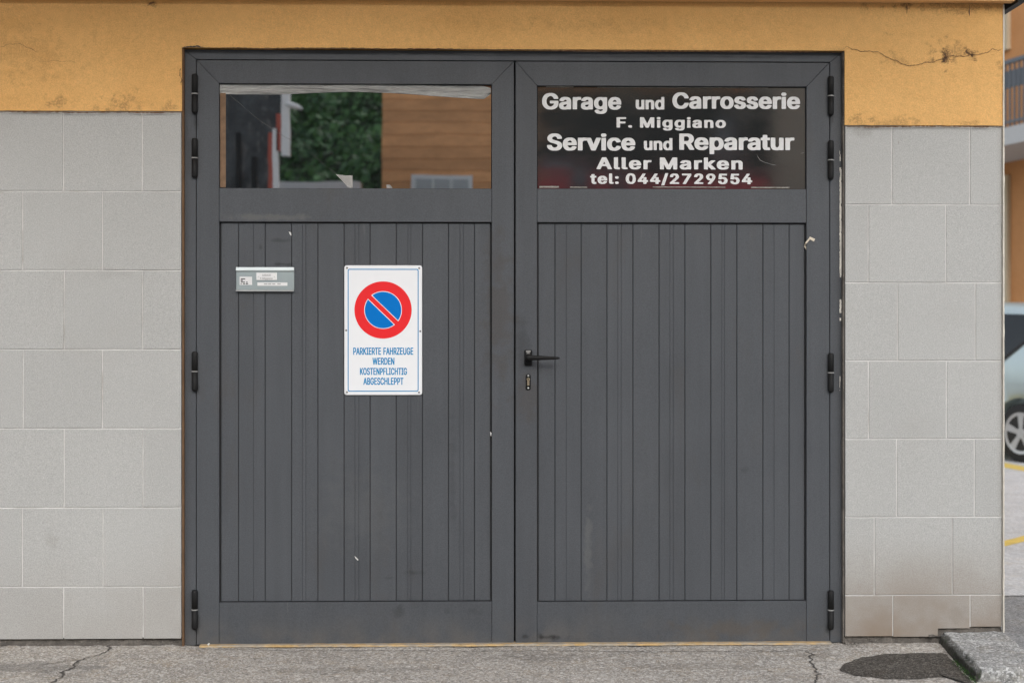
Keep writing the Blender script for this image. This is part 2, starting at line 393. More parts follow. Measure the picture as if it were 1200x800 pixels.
GLYPHS = json.loads('''{"black":{".":[221,[[74,-22,45,-12,21,13,15,28,15,49,23,72,43,92,62,102,84,106,149,105,178,95,202,72,209,57,210,40,209,26,202,11,189,-6,164,-19,145,-23]]],"/":[294,[[-9,-94,-20,-90,-25,-84,-25,-65,167,537,176,547,189,550,303,550,318,541,320,522,127,-82,118,-92,105,-95]]],"0":[534,[[218,-25,170,-16,124,4,80,39,50,82,27,138,15,196,13,284,18,330,32,386,51,428,77,465,118,500,149,517,195,530,235,535,314,533,370,523,414,503,452,471,484,428,506,375,518,319,521,213,516,175,504,125,485,82,460,46,416,7,380,-11,332,-23],[259,73,274,73,299,85,316,98,333,121,346,150,355,184,363,250,358,311,349,348,339,375,324,400,310,415,276,435,262,436,237,425,219,411,206,394,196,375,184,344,173,278,173,232,178,194,194,138,220,97,241,82]]],"2":[534,[[49,-18,39,-14,32,-3,32,47,36,59,291,292,324,334,334,370,329,395,315,416,287,432,260,438,235,429,213,414,200,393,192,355,183,346,166,344,51,345,37,353,34,368,37,401,50,436,85,481,122,508,149,519,210,533,325,532,366,524,399,512,424,498,456,471,474,447,489,411,494,380,492,345,485,320,472,293,435,244,383,192,262,85,259,78,268,75,474,75,491,72,499,66,502,57,500,-7,492,-16,476,-19]]],"4":[534,[[306,-18,295,-14,289,-3,288,78,285,86,19,89,8,94,4,103,3,159,9,174,250,518,269,527,339,527,398,524,407,516,409,503,298,336,425,335,444,329,449,316,450,186,458,181,512,181,527,174,532,161,532,107,529,97,519,89,458,87,451,84,449,-1,439,-15,423,-19],[196,182,277,181,286,184,288,301,286,316,277,309,196,193,193,186]]],"5":[534,[[211,-25,180,-21,138,-9,112,3,88,19,62,42,44,67,32,96,27,121,30,140,44,149,169,149,185,140,195,113,211,94,232,80,261,71,282,77,313,96,326,111,337,132,343,163,335,198,312,230,282,249,261,255,247,255,217,246,184,229,167,227,126,227,57,233,44,238,37,246,36,259,70,515,78,523,90,526,174,527,451,526,472,520,477,507,477,453,474,442,467,436,451,433,224,432,219,425,210,359,213,353,217,351,319,351,340,349,384,337,422,318,464,280,485,248,499,213,506,169,501,119,485,78,463,47,421,11,384,-8,338,-21,303,-26]]],"7":[534,[[89,-18,79,-14,72,-5,72,5,76,16,320,428,317,432,310,433,43,435,35,440,30,449,30,511,37,522,51,527,197,527,491,525,500,520,504,509,504,443,235,-11,216,-19]]],"9":[534,[[128,-18,118,-14,112,-7,111,3,113,11,237,164,240,172,182,180,143,190,112,205,75,234,48,272,35,311,31,368,36,399,48,430,71,464,94,486,128,509,163,523,197,531,276,533,324,533,382,519,424,497,458,468,481,436,499,389,502,326,495,295,476,248,439,191,276,-12,257,-19],[263,266,288,271,318,290,334,314,341,343,338,376,322,407,299,426,272,438,243,430,213,408,199,384,192,353,198,320,213,295,232,279]]],":":[221,[[74,-22,45,-12,21,13,15,28,15,49,23,72,43,92,62,102,84,106,149,105,178,95,202,72,209,57,210,40,209,26,202,11,189,-6,164,-19,145,-23],[76,253,45,263,21,288,15,305,15,324,23,347,43,368,62,377,82,381,149,380,180,370,203,345,210,330,210,313,202,286,182,265,164,256,143,252]]],"A":[566,[[-7,-18,-17,-14,-22,-7,-22,11,190,505,202,522,218,527,341,527,364,521,374,505,470,283,588,11,590,-3,581,-15,564,-19,450,-19,429,-14,421,-3,373,111,364,122,210,123,200,122,195,117,149,5,137,-14,118,-19],[243,218,316,217,324,220,324,228,296,293,285,319,279,320,241,228,239,222]]],"C":[601,[[263,-25,221,-19,182,-9,130,15,98,38,65,70,36,113,14,165,4,232,6,303,15,344,27,378,46,413,69,443,107,478,146,503,180,517,234,530,278,535,357,535,399,530,440,520,492,499,526,476,559,443,588,396,602,353,600,340,590,331,576,329,459,329,444,334,437,344,422,378,401,401,369,421,338,432,311,435,284,429,248,413,221,395,200,371,184,342,173,313,167,273,166,238,171,205,182,171,194,147,221,114,253,93,294,77,324,74,367,88,407,112,428,140,440,169,449,176,463,179,580,178,595,173,601,161,597,136,589,113,565,73,539,44,509,20,469,-1,434,-13,384,-23]]],"F":[483,[[45,-18,32,-11,27,3,27,503,30,518,39,524,53,527,466,525,476,518,479,507,479,451,472,438,455,433,330,433,195,431,192,422,193,303,203,298,424,298,441,295,449,289,452,280,452,222,449,211,442,205,428,202,196,201,192,191,192,3,189,-9,181,-16,168,-19]]],"G":[613,[[263,-25,221,-19,180,-8,144,6,117,23,87,46,59,77,39,107,21,144,10,182,4,228,4,280,8,317,18,355,31,388,49,417,75,450,102,475,133,496,165,512,213,526,278,535,351,535,396,530,442,519,476,506,531,471,559,443,578,417,595,384,604,350,597,336,582,331,453,332,440,340,407,392,378,414,353,426,324,434,305,434,280,428,238,408,208,382,183,340,169,290,167,236,178,182,200,138,230,108,257,91,286,79,315,74,332,75,367,86,396,103,413,117,433,146,441,171,438,180,313,181,294,187,289,200,289,257,294,268,307,274,594,272,603,267,608,257,608,182,598,130,579,88,563,66,534,37,501,13,459,-6,403,-21,363,-26]]],"M":[741,[[45,-18,32,-11,27,3,27,503,28,514,34,522,53,527,195,527,218,521,364,207,372,199,378,207,524,522,545,527,689,527,705,523,714,509,715,420,715,3,707,-14,691,-19,578,-19,564,-16,555,-9,552,3,552,193,549,208,534,183,443,-12,422,-19,305,-16,291,-1,203,187,191,206,188,191,188,3,184,-9,177,-16,164,-19]]],"R":[529,[[45,-18,32,-11,27,3,27,505,29,516,37,523,55,527,332,527,403,514,443,498,479,472,497,451,513,424,524,391,527,361,524,316,514,282,499,256,471,226,432,202,429,195,544,14,547,-3,539,-15,514,-19,399,-19,382,-15,369,-1,257,175,249,179,205,179,195,177,192,170,192,3,187,-11,168,-19],[196,274,251,273,295,278,322,286,343,300,359,326,362,361,352,395,337,411,318,422,287,431,262,433,195,431,192,422,192,286]]],"S":[526,[[209,-27,173,-23,123,-10,86,6,60,23,33,50,15,80,2,123,2,140,6,148,25,156,154,154,166,144,179,109,194,94,232,75,271,70,309,79,346,102,362,128,364,140,360,155,344,172,313,188,142,233,107,248,73,268,46,292,26,323,18,353,19,396,27,425,46,457,73,484,111,507,148,522,188,530,232,535,302,535,348,530,396,519,427,506,459,486,488,457,507,425,516,396,513,369,506,363,492,360,367,362,357,369,345,398,329,415,294,433,265,438,229,430,196,410,182,386,181,371,185,359,201,342,234,325,400,281,429,270,467,249,497,221,519,184,526,146,524,111,513,80,491,44,463,19,429,-1,390,-15,338,-25]]],"a":[459,[[139,-26,95,-18,62,-5,35,13,13,36,-1,61,-8,90,-7,128,1,157,11,174,31,193,60,211,126,231,270,249,280,257,278,274,271,288,262,297,229,310,187,293,172,282,156,261,145,257,89,256,26,271,10,279,5,295,14,315,30,338,70,371,97,384,133,395,197,404,285,402,335,392,381,372,401,356,418,337,436,301,440,276,440,9,435,-12,416,-19,289,-17,233,-27],[195,68,216,69,241,80,260,93,271,107,281,134,280,151,272,154,245,150,191,141,172,133,158,122,153,105,158,88,173,76]]],"c":[466,[[193,-26,141,-16,110,-4,87,9,41,50,16,91,-1,145,-3,210,7,264,31,312,50,335,75,358,106,378,135,390,191,402,295,402,318,399,370,385,406,366,446,328,467,293,469,274,458,260,377,244,337,244,323,248,293,287,268,302,248,308,233,306,208,294,192,282,179,266,169,245,160,210,157,185,162,155,172,124,181,107,194,93,216,77,243,68,267,74,299,95,320,129,337,135,387,135,450,122,465,116,471,101,463,74,441,42,410,13,377,-6,339,-18,291,-27]]],"d":[500,[[181,-26,129,-15,93,1,65,22,41,46,28,66,9,105,-1,145,-3,212,4,255,22,301,45,335,79,366,114,386,181,402,283,402,320,397,324,405,324,497,327,518,333,524,345,527,460,527,475,522,481,514,481,-5,475,-14,460,-18,352,-19,331,-16,275,-27],[232,70,243,69,258,73,292,95,312,128,324,176,321,222,306,264,281,292,248,307,235,308,218,302,187,278,166,242,157,193,163,149,177,114,195,91]]],"e":[476,[[198,-26,129,-12,81,13,56,34,35,58,7,112,-3,168,-3,212,3,247,12,276,27,305,66,352,89,369,118,385,185,402,293,402,341,393,392,372,414,356,437,333,466,287,480,235,482,168,477,157,468,152,164,148,163,141,169,122,187,96,212,79,245,67,264,70,287,79,305,93,322,118,337,123,406,121,462,108,473,95,472,78,452,45,425,18,393,-2,358,-16,318,-24],[168,241,310,241,313,245,311,255,289,286,254,306,239,308,227,306,202,293,182,276,166,251]]],"g":[501,[[189,-168,127,-157,91,-145,70,-133,47,-114,22,-85,17,-70,22,-56,83,-25,143,-24,158,-28,185,-54,206,-67,237,-76,254,-75,285,-65,307,-52,317,-35,322,-10,316,-7,283,-13,183,-13,152,-8,116,2,89,15,49,46,29,71,13,100,3,132,-3,167,-3,213,1,244,10,275,27,309,48,337,89,372,126,390,173,401,268,403,329,393,350,397,460,397,475,394,483,384,484,-18,478,-56,467,-83,448,-108,425,-129,395,-146,368,-155,293,-169],[233,82,260,85,295,107,312,132,323,173,321,225,308,262,295,280,283,291,250,307,235,307,223,303,204,293,184,275,165,240,157,196,162,157,178,119,198,98]]],"i":[196,[[35,-18,23,-12,18,1,19,384,25,393,39,398,160,397,173,391,178,378,177,-5,171,-14,156,-18],[56,426,33,434,10,459,6,472,5,491,12,512,33,532,56,540,140,541,158,536,173,526,190,503,192,470,181,449,162,433,141,426]]],"k":[449,[[36,-18,23,-11,18,3,18,503,19,514,25,522,42,527,153,527,167,524,176,518,179,505,179,307,182,298,191,301,294,391,309,397,440,398,457,395,466,386,467,372,440,345,300,224,294,214,478,14,483,-1,476,-14,455,-19,328,-19,312,-16,188,116,182,119,179,109,179,1,173,-12,155,-19]]],"l":[223,[[117,-20,76,-11,51,4,31,28,19,63,18,507,23,520,38,526,159,526,173,520,179,507,179,86,182,78,188,73,226,72,240,66,246,55,258,1,248,-13,226,-19]]],"n":[483,[[36,-18,23,-11,18,5,18,378,23,391,34,397,148,398,173,393,217,402,292,404,323,402,361,393,401,376,426,354,441,334,451,318,461,286,464,268,464,99,464,1,457,-14,440,-19,334,-19,319,-17,311,-12,306,3,306,232,303,255,294,277,283,291,257,305,242,307,215,295,201,285,188,268,181,249,179,230,179,3,176,-9,168,-16,155,-19]]],"o":[489,[[193,-26,148,-18,106,-2,72,20,33,62,14,95,-1,145,-3,207,2,245,14,280,37,320,66,352,106,378,137,391,187,402,295,402,345,393,391,375,419,355,454,319,478,276,490,237,492,160,487,126,471,85,448,49,423,23,389,1,354,-14,310,-24],[241,68,258,70,279,80,304,100,321,128,332,174,329,220,312,264,285,292,250,308,237,308,218,300,187,276,169,245,157,191,164,145,181,108,208,82]]],"p":[500,[[36,-161,23,-154,18,-140,18,375,23,392,42,399,153,399,176,394,226,403,315,403,346,398,382,388,405,377,437,354,465,323,484,290,495,262,503,219,503,158,495,115,476,71,459,46,433,19,409,2,384,-11,353,-21,321,-26,228,-26,182,-20,179,-29,179,-142,173,-155,155,-161],[257,69,271,71,292,81,317,104,332,131,343,181,340,221,324,265,311,282,299,292,265,307,255,308,234,300,204,277,188,248,177,196,182,150,196,112,215,89,238,75]]],"r":[305,[[36,-18,23,-11,18,3,18,374,21,389,29,395,42,398,167,395,219,404,309,402,323,397,330,386,331,324,326,311,309,304,244,304,228,300,198,282,182,257,179,239,179,5,176,-9,168,-16,155,-19]]],"s":[430,[[162,-26,130,-22,93,-12,70,-2,47,13,22,38,9,57,-1,87,3,105,18,113,80,125,135,125,150,118,164,93,174,82,195,71,216,67,239,72,260,84,270,97,269,112,260,122,241,131,114,160,87,169,53,188,30,212,17,237,11,268,14,299,22,323,38,345,66,370,97,386,164,402,255,402,280,402,322,393,345,385,374,368,401,342,414,323,425,299,422,280,408,271,345,259,291,259,276,265,262,289,249,300,230,309,218,310,201,306,180,293,174,280,176,266,185,258,210,247,330,220,368,207,387,196,414,170,429,145,433,124,433,82,423,55,408,35,380,9,349,-7,299,-22,264,-27]]],"t":[268,[[150,-22,105,-12,82,-1,55,23,42,45,33,80,32,301,25,308,-16,309,-31,316,-36,328,-36,378,-33,389,-25,395,31,401,33,472,36,480,43,487,59,490,169,490,183,487,190,480,193,470,195,401,202,398,271,396,282,388,285,374,284,326,277,313,261,309,200,308,194,303,194,89,198,78,205,73,261,73,276,68,282,57,295,1,286,-14,263,-20]]],"u":[483,[[167,-23,113,-11,80,6,50,33,27,75,18,123,18,377,23,392,36,398,55,399,155,399,173,392,179,377,179,136,186,108,205,86,236,72,267,83,290,104,300,123,306,152,306,375,309,390,317,396,332,399,440,399,457,394,463,386,464,375,464,4,459,-13,440,-20,332,-20,309,-14,257,-24]]],"v":[459,[[165,-18,152,-11,140,11,-15,355,-23,374,-22,384,-14,394,1,398,117,398,134,394,145,382,226,193,230,190,234,194,251,232,313,378,326,394,342,398,461,397,478,388,479,368,307,-11,288,-19]]]},"narrow":{"A":[287,[[-2,-12,-8,-7,-11,-1,-9,16,98,503,102,516,109,520,119,521,175,521,184,516,190,497,229,318,299,5,296,-7,286,-12,230,-12,221,-10,214,5,187,126,180,129,109,129,103,128,98,122,69,-7,59,-12],[121,211,161,210,168,214,149,307,144,325,140,320,119,220]]],"B":[273,[[25,-12,17,-5,15,5,17,514,23,519,29,521,175,520,198,513,217,499,231,482,241,466,252,439,259,405,259,345,249,305,226,268,254,226,264,203,269,180,271,114,267,82,257,53,242,26,225,8,210,-2,189,-10,168,-12],[100,70,133,69,154,72,170,79,183,95,192,126,192,147,186,176,173,201,158,213,139,218,104,219,98,216,96,78],[100,299,133,298,148,302,161,311,171,326,179,355,180,386,175,407,164,427,150,436,135,439,104,439,98,436,96,307]]],"C":[306,[[134,-19,101,-8,73,14,48,47,32,80,21,111,10,159,3,219,3,290,15,373,29,421,43,453,63,482,84,504,100,516,125,526,144,529,179,528,198,525,219,517,236,505,254,487,280,446,297,398,305,348,298,336,234,335,226,342,222,359,214,388,205,407,192,424,173,437,159,441,144,435,126,421,115,405,100,373,94,353,87,319,83,271,85,209,97,144,109,113,122,92,136,79,156,69,167,69,177,74,198,92,213,119,225,163,234,172,290,172,298,170,303,155,298,117,288,82,273,48,257,25,234,2,215,-10,196,-17,181,-19]]],"D":[301,[[25,-12,17,-5,15,5,17,514,23,519,29,521,164,520,187,515,204,508,219,497,242,474,258,449,279,401,290,357,296,309,299,243,294,180,287,141,272,89,254,53,241,36,215,9,187,-5,156,-12],[100,70,116,69,143,74,173,90,192,116,209,161,217,211,219,247,217,297,204,366,184,407,164,426,141,436,106,440,100,438,97,434,96,80]]],"E":[251,[[25,-12,17,-5,15,5,17,514,23,519,29,521,235,520,241,516,244,507,244,451,240,443,233,440,100,439,97,432,96,391,96,307,100,299,223,298,231,293,234,278,234,230,227,218,106,217,98,214,98,72,106,69,239,67,246,55,246,-1,241,-10,233,-12]]],"F":[246,[[25,-12,17,-5,15,5,16,511,20,518,29,521,234,520,239,516,242,507,241,449,233,440,202,440,106,440,98,436,97,299,98,295,104,292,220,290,228,278,227,218,223,211,216,209,106,208,98,205,95,-3,91,-10,85,-12]]],"G":[312,[[134,-19,98,-6,68,19,37,67,16,128,8,171,3,217,3,290,14,371,33,432,60,480,77,499,100,517,121,525,140,528,177,528,200,524,223,513,242,499,269,465,293,413,305,353,302,342,296,337,231,338,224,348,207,398,188,426,173,436,161,441,152,439,136,430,117,409,99,371,87,319,83,269,85,209,91,167,100,136,119,98,133,82,150,71,163,68,175,72,192,83,203,98,221,142,226,171,223,186,161,187,151,194,149,255,152,263,157,267,300,267,307,255,307,173,301,121,290,84,277,53,256,23,229,-2,206,-14,186,-19]]],"H":[310,[[25,-12,17,-5,15,5,17,514,27,521,83,521,91,518,95,511,98,305,106,302,204,302,212,303,215,309,216,512,220,518,229,521,283,521,291,516,294,501,293,-5,283,-12,229,-12,220,-10,216,-3,214,216,206,219,106,219,100,218,97,211,95,-3,91,-10,85,-12]]],"I":[180,[[7,-12,1,-7,-2,1,0,61,9,69,45,69,50,76,50,430,49,436,45,439,9,440,1,445,-2,455,-1,511,3,518,11,521,174,520,180,516,183,507,181,447,172,440,136,439,131,432,131,78,132,72,136,69,172,69,180,64,183,53,182,-3,178,-10,170,-12]]],"K":[280,[[25,-12,17,-5,15,5,17,514,23,520,35,521,85,521,95,514,97,351,100,341,106,348,196,511,204,520,277,521,286,514,288,505,286,497,245,425,170,286,285,16,290,3,288,-5,283,-11,277,-12,214,-12,205,-7,116,193,106,180,97,159,95,-5,85,-12]]],"L":[235,[[25,-12,17,-5,15,5,16,509,20,518,27,521,85,521,93,516,96,505,96,389,98,72,106,69,231,67,238,55,238,-1,233,-10,225,-12]]],"N":[314,[[25,-12,17,-5,15,5,17,514,23,520,35,521,91,521,102,514,216,219,219,234,220,509,223,516,229,520,283,521,294,518,299,505,297,-5,291,-11,285,-12,223,-12,214,-7,100,283,97,268,96,-1,92,-9,85,-12]]],"O":[319,[[134,-19,101,-8,73,14,48,48,25,98,14,138,6,192,3,228,6,317,15,373,28,419,45,455,64,484,87,507,115,522,142,528,185,528,219,517,249,492,275,457,294,413,309,355,316,303,314,184,305,132,292,90,273,48,254,23,227,-2,202,-15,181,-19],[154,69,169,70,188,81,210,111,228,161,237,223,234,309,221,369,199,415,182,432,165,440,150,438,131,425,116,407,106,388,89,330,83,269,87,190,101,132,110,111,124,90,136,79]]],"P":[266,[[25,-12,17,-5,15,5,16,512,20,518,29,521,168,521,198,512,225,489,239,470,253,439,265,384,265,314,260,282,252,253,231,213,198,183,164,173,104,173,98,170,95,-3,91,-10,85,-12],[100,255,127,254,148,259,164,269,175,286,184,318,186,359,178,399,166,423,154,433,133,439,104,439,98,436,96,264]]],"R":[269,[[25,-12,17,-5,15,5,15,503,18,516,29,521,168,521,193,514,221,495,237,475,248,455,263,405,267,345,258,277,243,239,216,205,214,199,276,7,277,-1,275,-7,264,-12,204,-12,195,-9,189,3,132,180,125,185,106,185,100,184,97,178,95,-5,85,-12],[100,268,127,267,148,271,164,279,176,295,186,336,186,368,179,401,167,424,154,434,135,439,104,439,98,436,96,276]]],"S":[267,[[105,-21,82,-14,65,-6,44,13,30,32,15,61,7,90,2,121,4,142,14,149,76,148,82,140,88,109,99,86,114,72,128,65,136,64,157,73,174,92,185,123,185,157,178,174,168,188,141,206,80,235,55,254,38,273,23,298,15,323,11,350,11,396,15,425,23,450,39,479,59,504,76,516,101,526,151,529,172,526,195,517,207,508,228,486,243,461,253,436,260,403,259,375,255,369,249,366,189,367,183,373,174,410,164,428,147,440,132,443,111,432,98,413,90,380,93,355,101,336,115,321,201,277,222,260,236,243,249,221,260,194,264,171,267,130,262,92,253,61,238,30,218,6,201,-7,174,-18,157,-21]]],"T":[269,[[103,-12,97,-7,94,3,94,434,87,439,12,440,3,442,-2,453,-2,507,1,516,10,521,166,521,264,519,271,507,271,453,268,445,262,440,183,439,176,436,175,-1,171,-9,164,-12]]],"U":[310,[[127,-20,95,-10,80,1,59,22,37,60,22,103,15,151,17,514,27,521,81,521,89,518,93,512,94,189,99,141,111,103,130,78,143,69,154,66,175,74,192,91,204,114,215,170,217,514,227,521,281,521,289,518,294,510,294,143,290,110,280,74,269,49,256,28,235,5,214,-10,191,-18,177,-21]]],"W":[411,[[82,-12,75,-7,71,5,-11,501,-8,516,0,521,57,521,65,518,69,511,110,253,113,239,117,234,164,514,169,519,175,521,236,521,244,518,251,499,292,239,296,233,301,253,343,514,353,521,409,521,417,518,422,509,347,43,340,3,336,-7,328,-12,265,-12,259,-11,253,-5,207,266,203,261,200,247,158,-5,148,-12]]],"Z":[263,[[13,-12,6,-7,4,-1,4,51,162,434,159,439,154,440,11,441,4,453,5,514,11,519,17,521,250,520,256,516,259,509,259,457,100,74,102,70,106,69,252,67,259,55,258,-5,252,-11,246,-12]]]}}''')
def lettering(text, style, x0, x1, zb, cap, y, parent, mat, name='lettering', track=0):
    G = GLYPHS[style]; k = 15 if style == 'black' else 8; H = 508+2*k
    cur = 0; loops = []
    for ch in text:
        if ch == ' ': cur += 250 if style == 'black' else 170; continue
        adv, ls = G[ch]
        loops.append((cur, ls)); cur += adv+track+(22 if style == 'black' else 8)
    xs = [c+l[i] for c, ls in loops for l in ls for i in range(0, len(l), 2)]
    a, b = min(xs), max(xs); sx = (x1-x0)/(b-a); sz = cap/H
    bm = bmesh.new()
    for c, ls in loops:
        L = [[(x0+(c+l[i]-a)*sx, zb+(l[i+1]+k)*sz) for i in range(0, len(l), 2)] for l in ls]
        def ar(p): return sum(p[i-1][0]*p[i][1]-p[i][0]*p[i-1][1] for i in range(len(p)))
        def inside(q, p):
            r = False
            for i in range(len(p)):
                (ax, az), (bx, bz) = p[i-1], p[i]
                if (az > q[1]) != (bz > q[1]) and q[0] < (bx-ax)*(q[1]-az)/(bz-az)+ax: r = not r
            return r
        outer = [l for l in L if not any(m is not l and inside(l[0], m) for m in L)]
        for o_ in outer: sheet(bm, [o_]+[l for l in L if l is not o_ and inside(l[0], o_)], y)
    return link(name, bm, mat, parent)

# ------------------------------------------------------------------ ground, road, kerb
def noisy_grid(bm, x0, x1, y0, y1, nx, ny, zf):
    vs = [[bm.verts.new((x0+(x1-x0)*i/nx, y0+(y1-y0)*j/ny, zf(x0+(x1-x0)*i/nx, y0+(y1-y0)*j/ny))) for i in range(nx+1)] for j in range(ny+1)]
    for j in range(ny):
        for i in range(nx): bm.faces.new((vs[j][i], vs[j][i+1], vs[j+1][i+1], vs[j+1][i]))
PX1 = 1.70
bm = bmesh.new(); v = [bm.verts.new(p) for p in ((-400, -400, -.012), (400, -400, -.012), (400, 400, -.012), (-400, 400, -.012))]; bm.faces.new(v)
struct('road', bm, M['asphalt'])
def ss(t): t = max(0, min(1, t)); return t*t*(3-2*t)
def gz(x, y):
    return .010*ss((-1.22-x)/.12)+.006*ss((x-1.32)/.08)*ss((y+.25)/.2)+.0035*noise.noise((x*3, y*3, 0))+.0022*noise.noise((x*22, y*22, 5))+.0012*noise.noise((x*70, y*70, 9))
bm = bmesh.new(); noisy_grid(bm, -3.1, PX1, -1.3, .07, 640, 190, gz)
struct('pavement', bm, M['concrete'], True)
bm = bmesh.new()
def flat(bm, x0, x1, y0, y1, z):
    v = [bm.verts.new(p) for p in ((x0, y0, z), (x1, y0, z), (x1, y1, z), (x0, y1, z))]; bm.faces.new(v)
flat(bm, -9, PX1, -3.2, -1.3, 0); flat(bm, -9, -3.1, -1.3, .0, 0)
struct('pavement', bm, M['concrete'])

# dark asphalt repair patch let into the concrete
pp = [(984, 784), (1002, 773), (1030, 767), (1075, 765), (1112, 766), (1128, 775), (1142, 791), (1150, 805), (1110, 793.5), (1060, 796), (1015, 793)]
g = [ground(a, b) for a, b in pp]; g = [Vector((min(p.x, 1.668+.12*p.y), p.y, 0)) for p in g]
pts = []
for i in range(len(g)):
    a, b, c_, d_ = g[i-1], g[i], g[(i+1) % len(g)], g[(i+2) % len(g)]
    for s in range(6):
        t = s/6; q = .5*((2*b)+(c_-a)*t+(2*a-5*b+4*c_-d_)*t*t+(3*b-a-3*c_+d_)*t*t*t)
        pts.append(Vector((min(q.x, 1.672+.12*q.y), q.y, 0))+Vector((random.uniform(-.004, .004), random.uniform(-.008, .008), 0)))
cx = sum((p for p in pts), Vector())/len(pts)
bm = bmesh.new(); rings = []
for s in (1., .8, .6, .4, .2, .05):
    rings.append([bm.verts.new((cx.x+(p.x-cx.x)*s, cx.y+(p.y-cx.y)*s, .0062+(0 if s < 1 else -.0045)+.0012*noise.noise((p.x*40*s, p.y*40*s, 2)))) for p in pts])
for a, b in zip(rings, rings[1:]):
    for i in range(len(pts)): bm.faces.new((a[i-1], a[i], b[i], b[i-1]))
bm.faces.new(rings[-1])
struct('asphalt_patch', bm, M['asphalt_patch'], True)

def ground_crack(pix, w, n=4, amp=.16):
    pts = refine([ground(a, b) for a, b in pix], n, amp, 'xy')
    bm = bmesh.new(); ribbon(bm, [Vector((p.x, p.y, gz(p.x, p.y)+.0022)) for p in pts], w, (0, 0, 1))
    return struct('pavement_crack', bm, M['crack'])
ground_crack([(131, 756.5), (128, 763), (100, 774), (84, 786), (66, 799), (50, 812), (20, 840)], .009)
ground_crack([(95, 776), (75, 778), (48, 781)], .005)
ground_crack([(944, 763), (955, 768), (949, 775), (954, 780), (962, 790), (955, 800), (948, 812)], .008)
ground_crack([(1066, 766.2), (1076, 767), (1088, 766.4)], .010, 3)

ground_crack([(232, 761.2), (400, 762.0), (600, 762.4), (800, 763), (975, 763)], .0045, 6, .004)
# ochre painted threshold strip under the door leaves
bm = bmesh.new()
x0, x1 = X(234), X(974); n = 260
top = []; bot = []
for i in range(n+1):
    x = x0+(x1-x0)*i/n
    top.append(bm.verts.new((x, .05, .010))); 
    e = -.013+.008*noise.noise((x*9, 1, 0))+.005*noise.noise((x*50, 2, 0))
    bot.append((bm.verts.new((x, e+.006, .0095)), bm.verts.new((x, e, .003))))
for i in range(n):
    bm.faces.new((top[i], top[i+1], bot[i+1][0], bot[i][0])); bm.faces.new((bot[i][0], bot[i+1][0], bot[i+1][1], bot[i][1]))
struct('threshold_floor', bm, M['ochre'])

bm = bmesh.new(); flat(bm, 1.95, 60, 1.1, 60, -.008); struct('bright_road_sheet', bm, M['bright_road'])  # added pale sheet, makes the road look brighter beyond the corner
# kerb stone at the corner
kx0, kx1 = 1.690, 1.945
bm = bmesh.new()
def kerb_pt(x, y, z): return (x, y, z)
nx, ny, nz = 26, 60, 6
yb_, yf_ = .0, -.615; zt = .047
def kz(x, y, z):
    r = Vector((x, y, z)); wob = noise.noise((x*14, y*14, z*30))*.005+noise.noise((x*45, y*45, z*60))*.004
    return wob
grid = {}
def kv(i, j, l):
    key = (i, j, l)
    if key not in grid:
        x = kx0+(kx1-kx0)*i/nx; y = yb_+(yf_-yb_)*j/ny; z = -.02+(zt+.02)*l/nz
        w = kz(x, y, z)
        # worn, rounded edges
        if l == nz:
            e = 0
            if i == 0: e += .008+.006*abs(noise.noise((y*30, 0, 0)))
            if i == nx: e += .005
            if j == ny: e += .010+.010*abs(noise.noise((x*40, 1, 0)))
            z -= e
            z += w
        if i == 0: x += w+(.010 if l == nz else 0)-.014*(1-l/nz)
        if i == nx: x += w-(.006 if l == nz else 0)
        if j == ny: y += w*1.5+(.008 if l == nz else 0)
        grid[key] = bm.verts.new((x+.12*y, y, z))
    return grid[key]
for i in range(nx):
    for j in range(ny): bm.faces.new((kv(i, j, nz), kv(i+1, j, nz), kv(i+1, j+1, nz), kv(i, j+1, nz)))
for l in range(nz):
    for j in range(ny):
        bm.faces.new((kv(0, j, l), kv(0, j+1, l), kv(0, j+1, l+1), kv(0, j, l+1)))
        bm.faces.new((kv(nx, j, l), kv(nx, j, l+1), kv(nx, j+1, l+1), kv(nx, j+1, l)))
    for i in range(nx): bm.faces.new((kv(i, ny, l), kv(i+1, ny, l), kv(i+1, ny, l+1), kv(i, ny, l+1)))
kerb_o = link('kerb_stone', bm, M['kerb'], smooth=True)
tag(kerb_o, 'low worn grey kerb stone at the foot of the building corner', 'kerb')
# moss and grit along the kerb's foot
k = N('green_moss'); c = k.grey((.035, .085, .018), k.noise(60, 3), .5); M['moss'] = k.done(c, .9)
bm = bmesh.new()
for _ in range(420):
    y = -.30-.36*random.random()**.8; x = 1.672+.12*y+random.gauss(0, .006)
    z = .004+random.random()*.012; s = random.uniform(.002, .005)
    v = [bm.verts.new((x+random.uniform(-s, s), y+random.uniform(-s, s), z+random.uniform(-s, s))) for _ in range(3)]; bm.faces.new(v)
o = link('moss', bm, M['moss']); tag(o, 'green moss growing in the joint beside the kerb stone', 'moss'); o['kind'] = 'stuff'
bm = bmesh.new()
for _ in range(900):
    r = random.random()
    if r < .45: x = random.uniform(-2.4, X(213)); y = random.uniform(-.03, .004)**1
    elif r < .8: x = random.uniform(X(990), 1.66); y = -abs(random.gauss(0, .025))
    else: x = random.uniform(-2.3, 1.65); y = random.uniform(-.6, -.02)
    s = random.uniform(.0012, .0035)*(1 if r < .8 else .7)
    m = Matrix.Translation((x, y, .003+s*.4)) @ Matrix.Rotation(random.random()*6, 4, 'Z') @ Matrix.Diagonal((s, s*1.2, s*.8, 1))
    bmesh.ops.create_icosphere(bm, subdivisions=1, radius=1, matrix=m)
for v in bm.verts: v.co += Vector([random.uniform(-.0006, .0006) for _ in range(3)])
o = link('grit', bm, simple('grey_grit', (.26, .24, .21), .9, amt=.6, scale=60)); o['kind'] = 'stuff'
tag(o, 'loose grit scattered along the foot of the wall', 'grit')

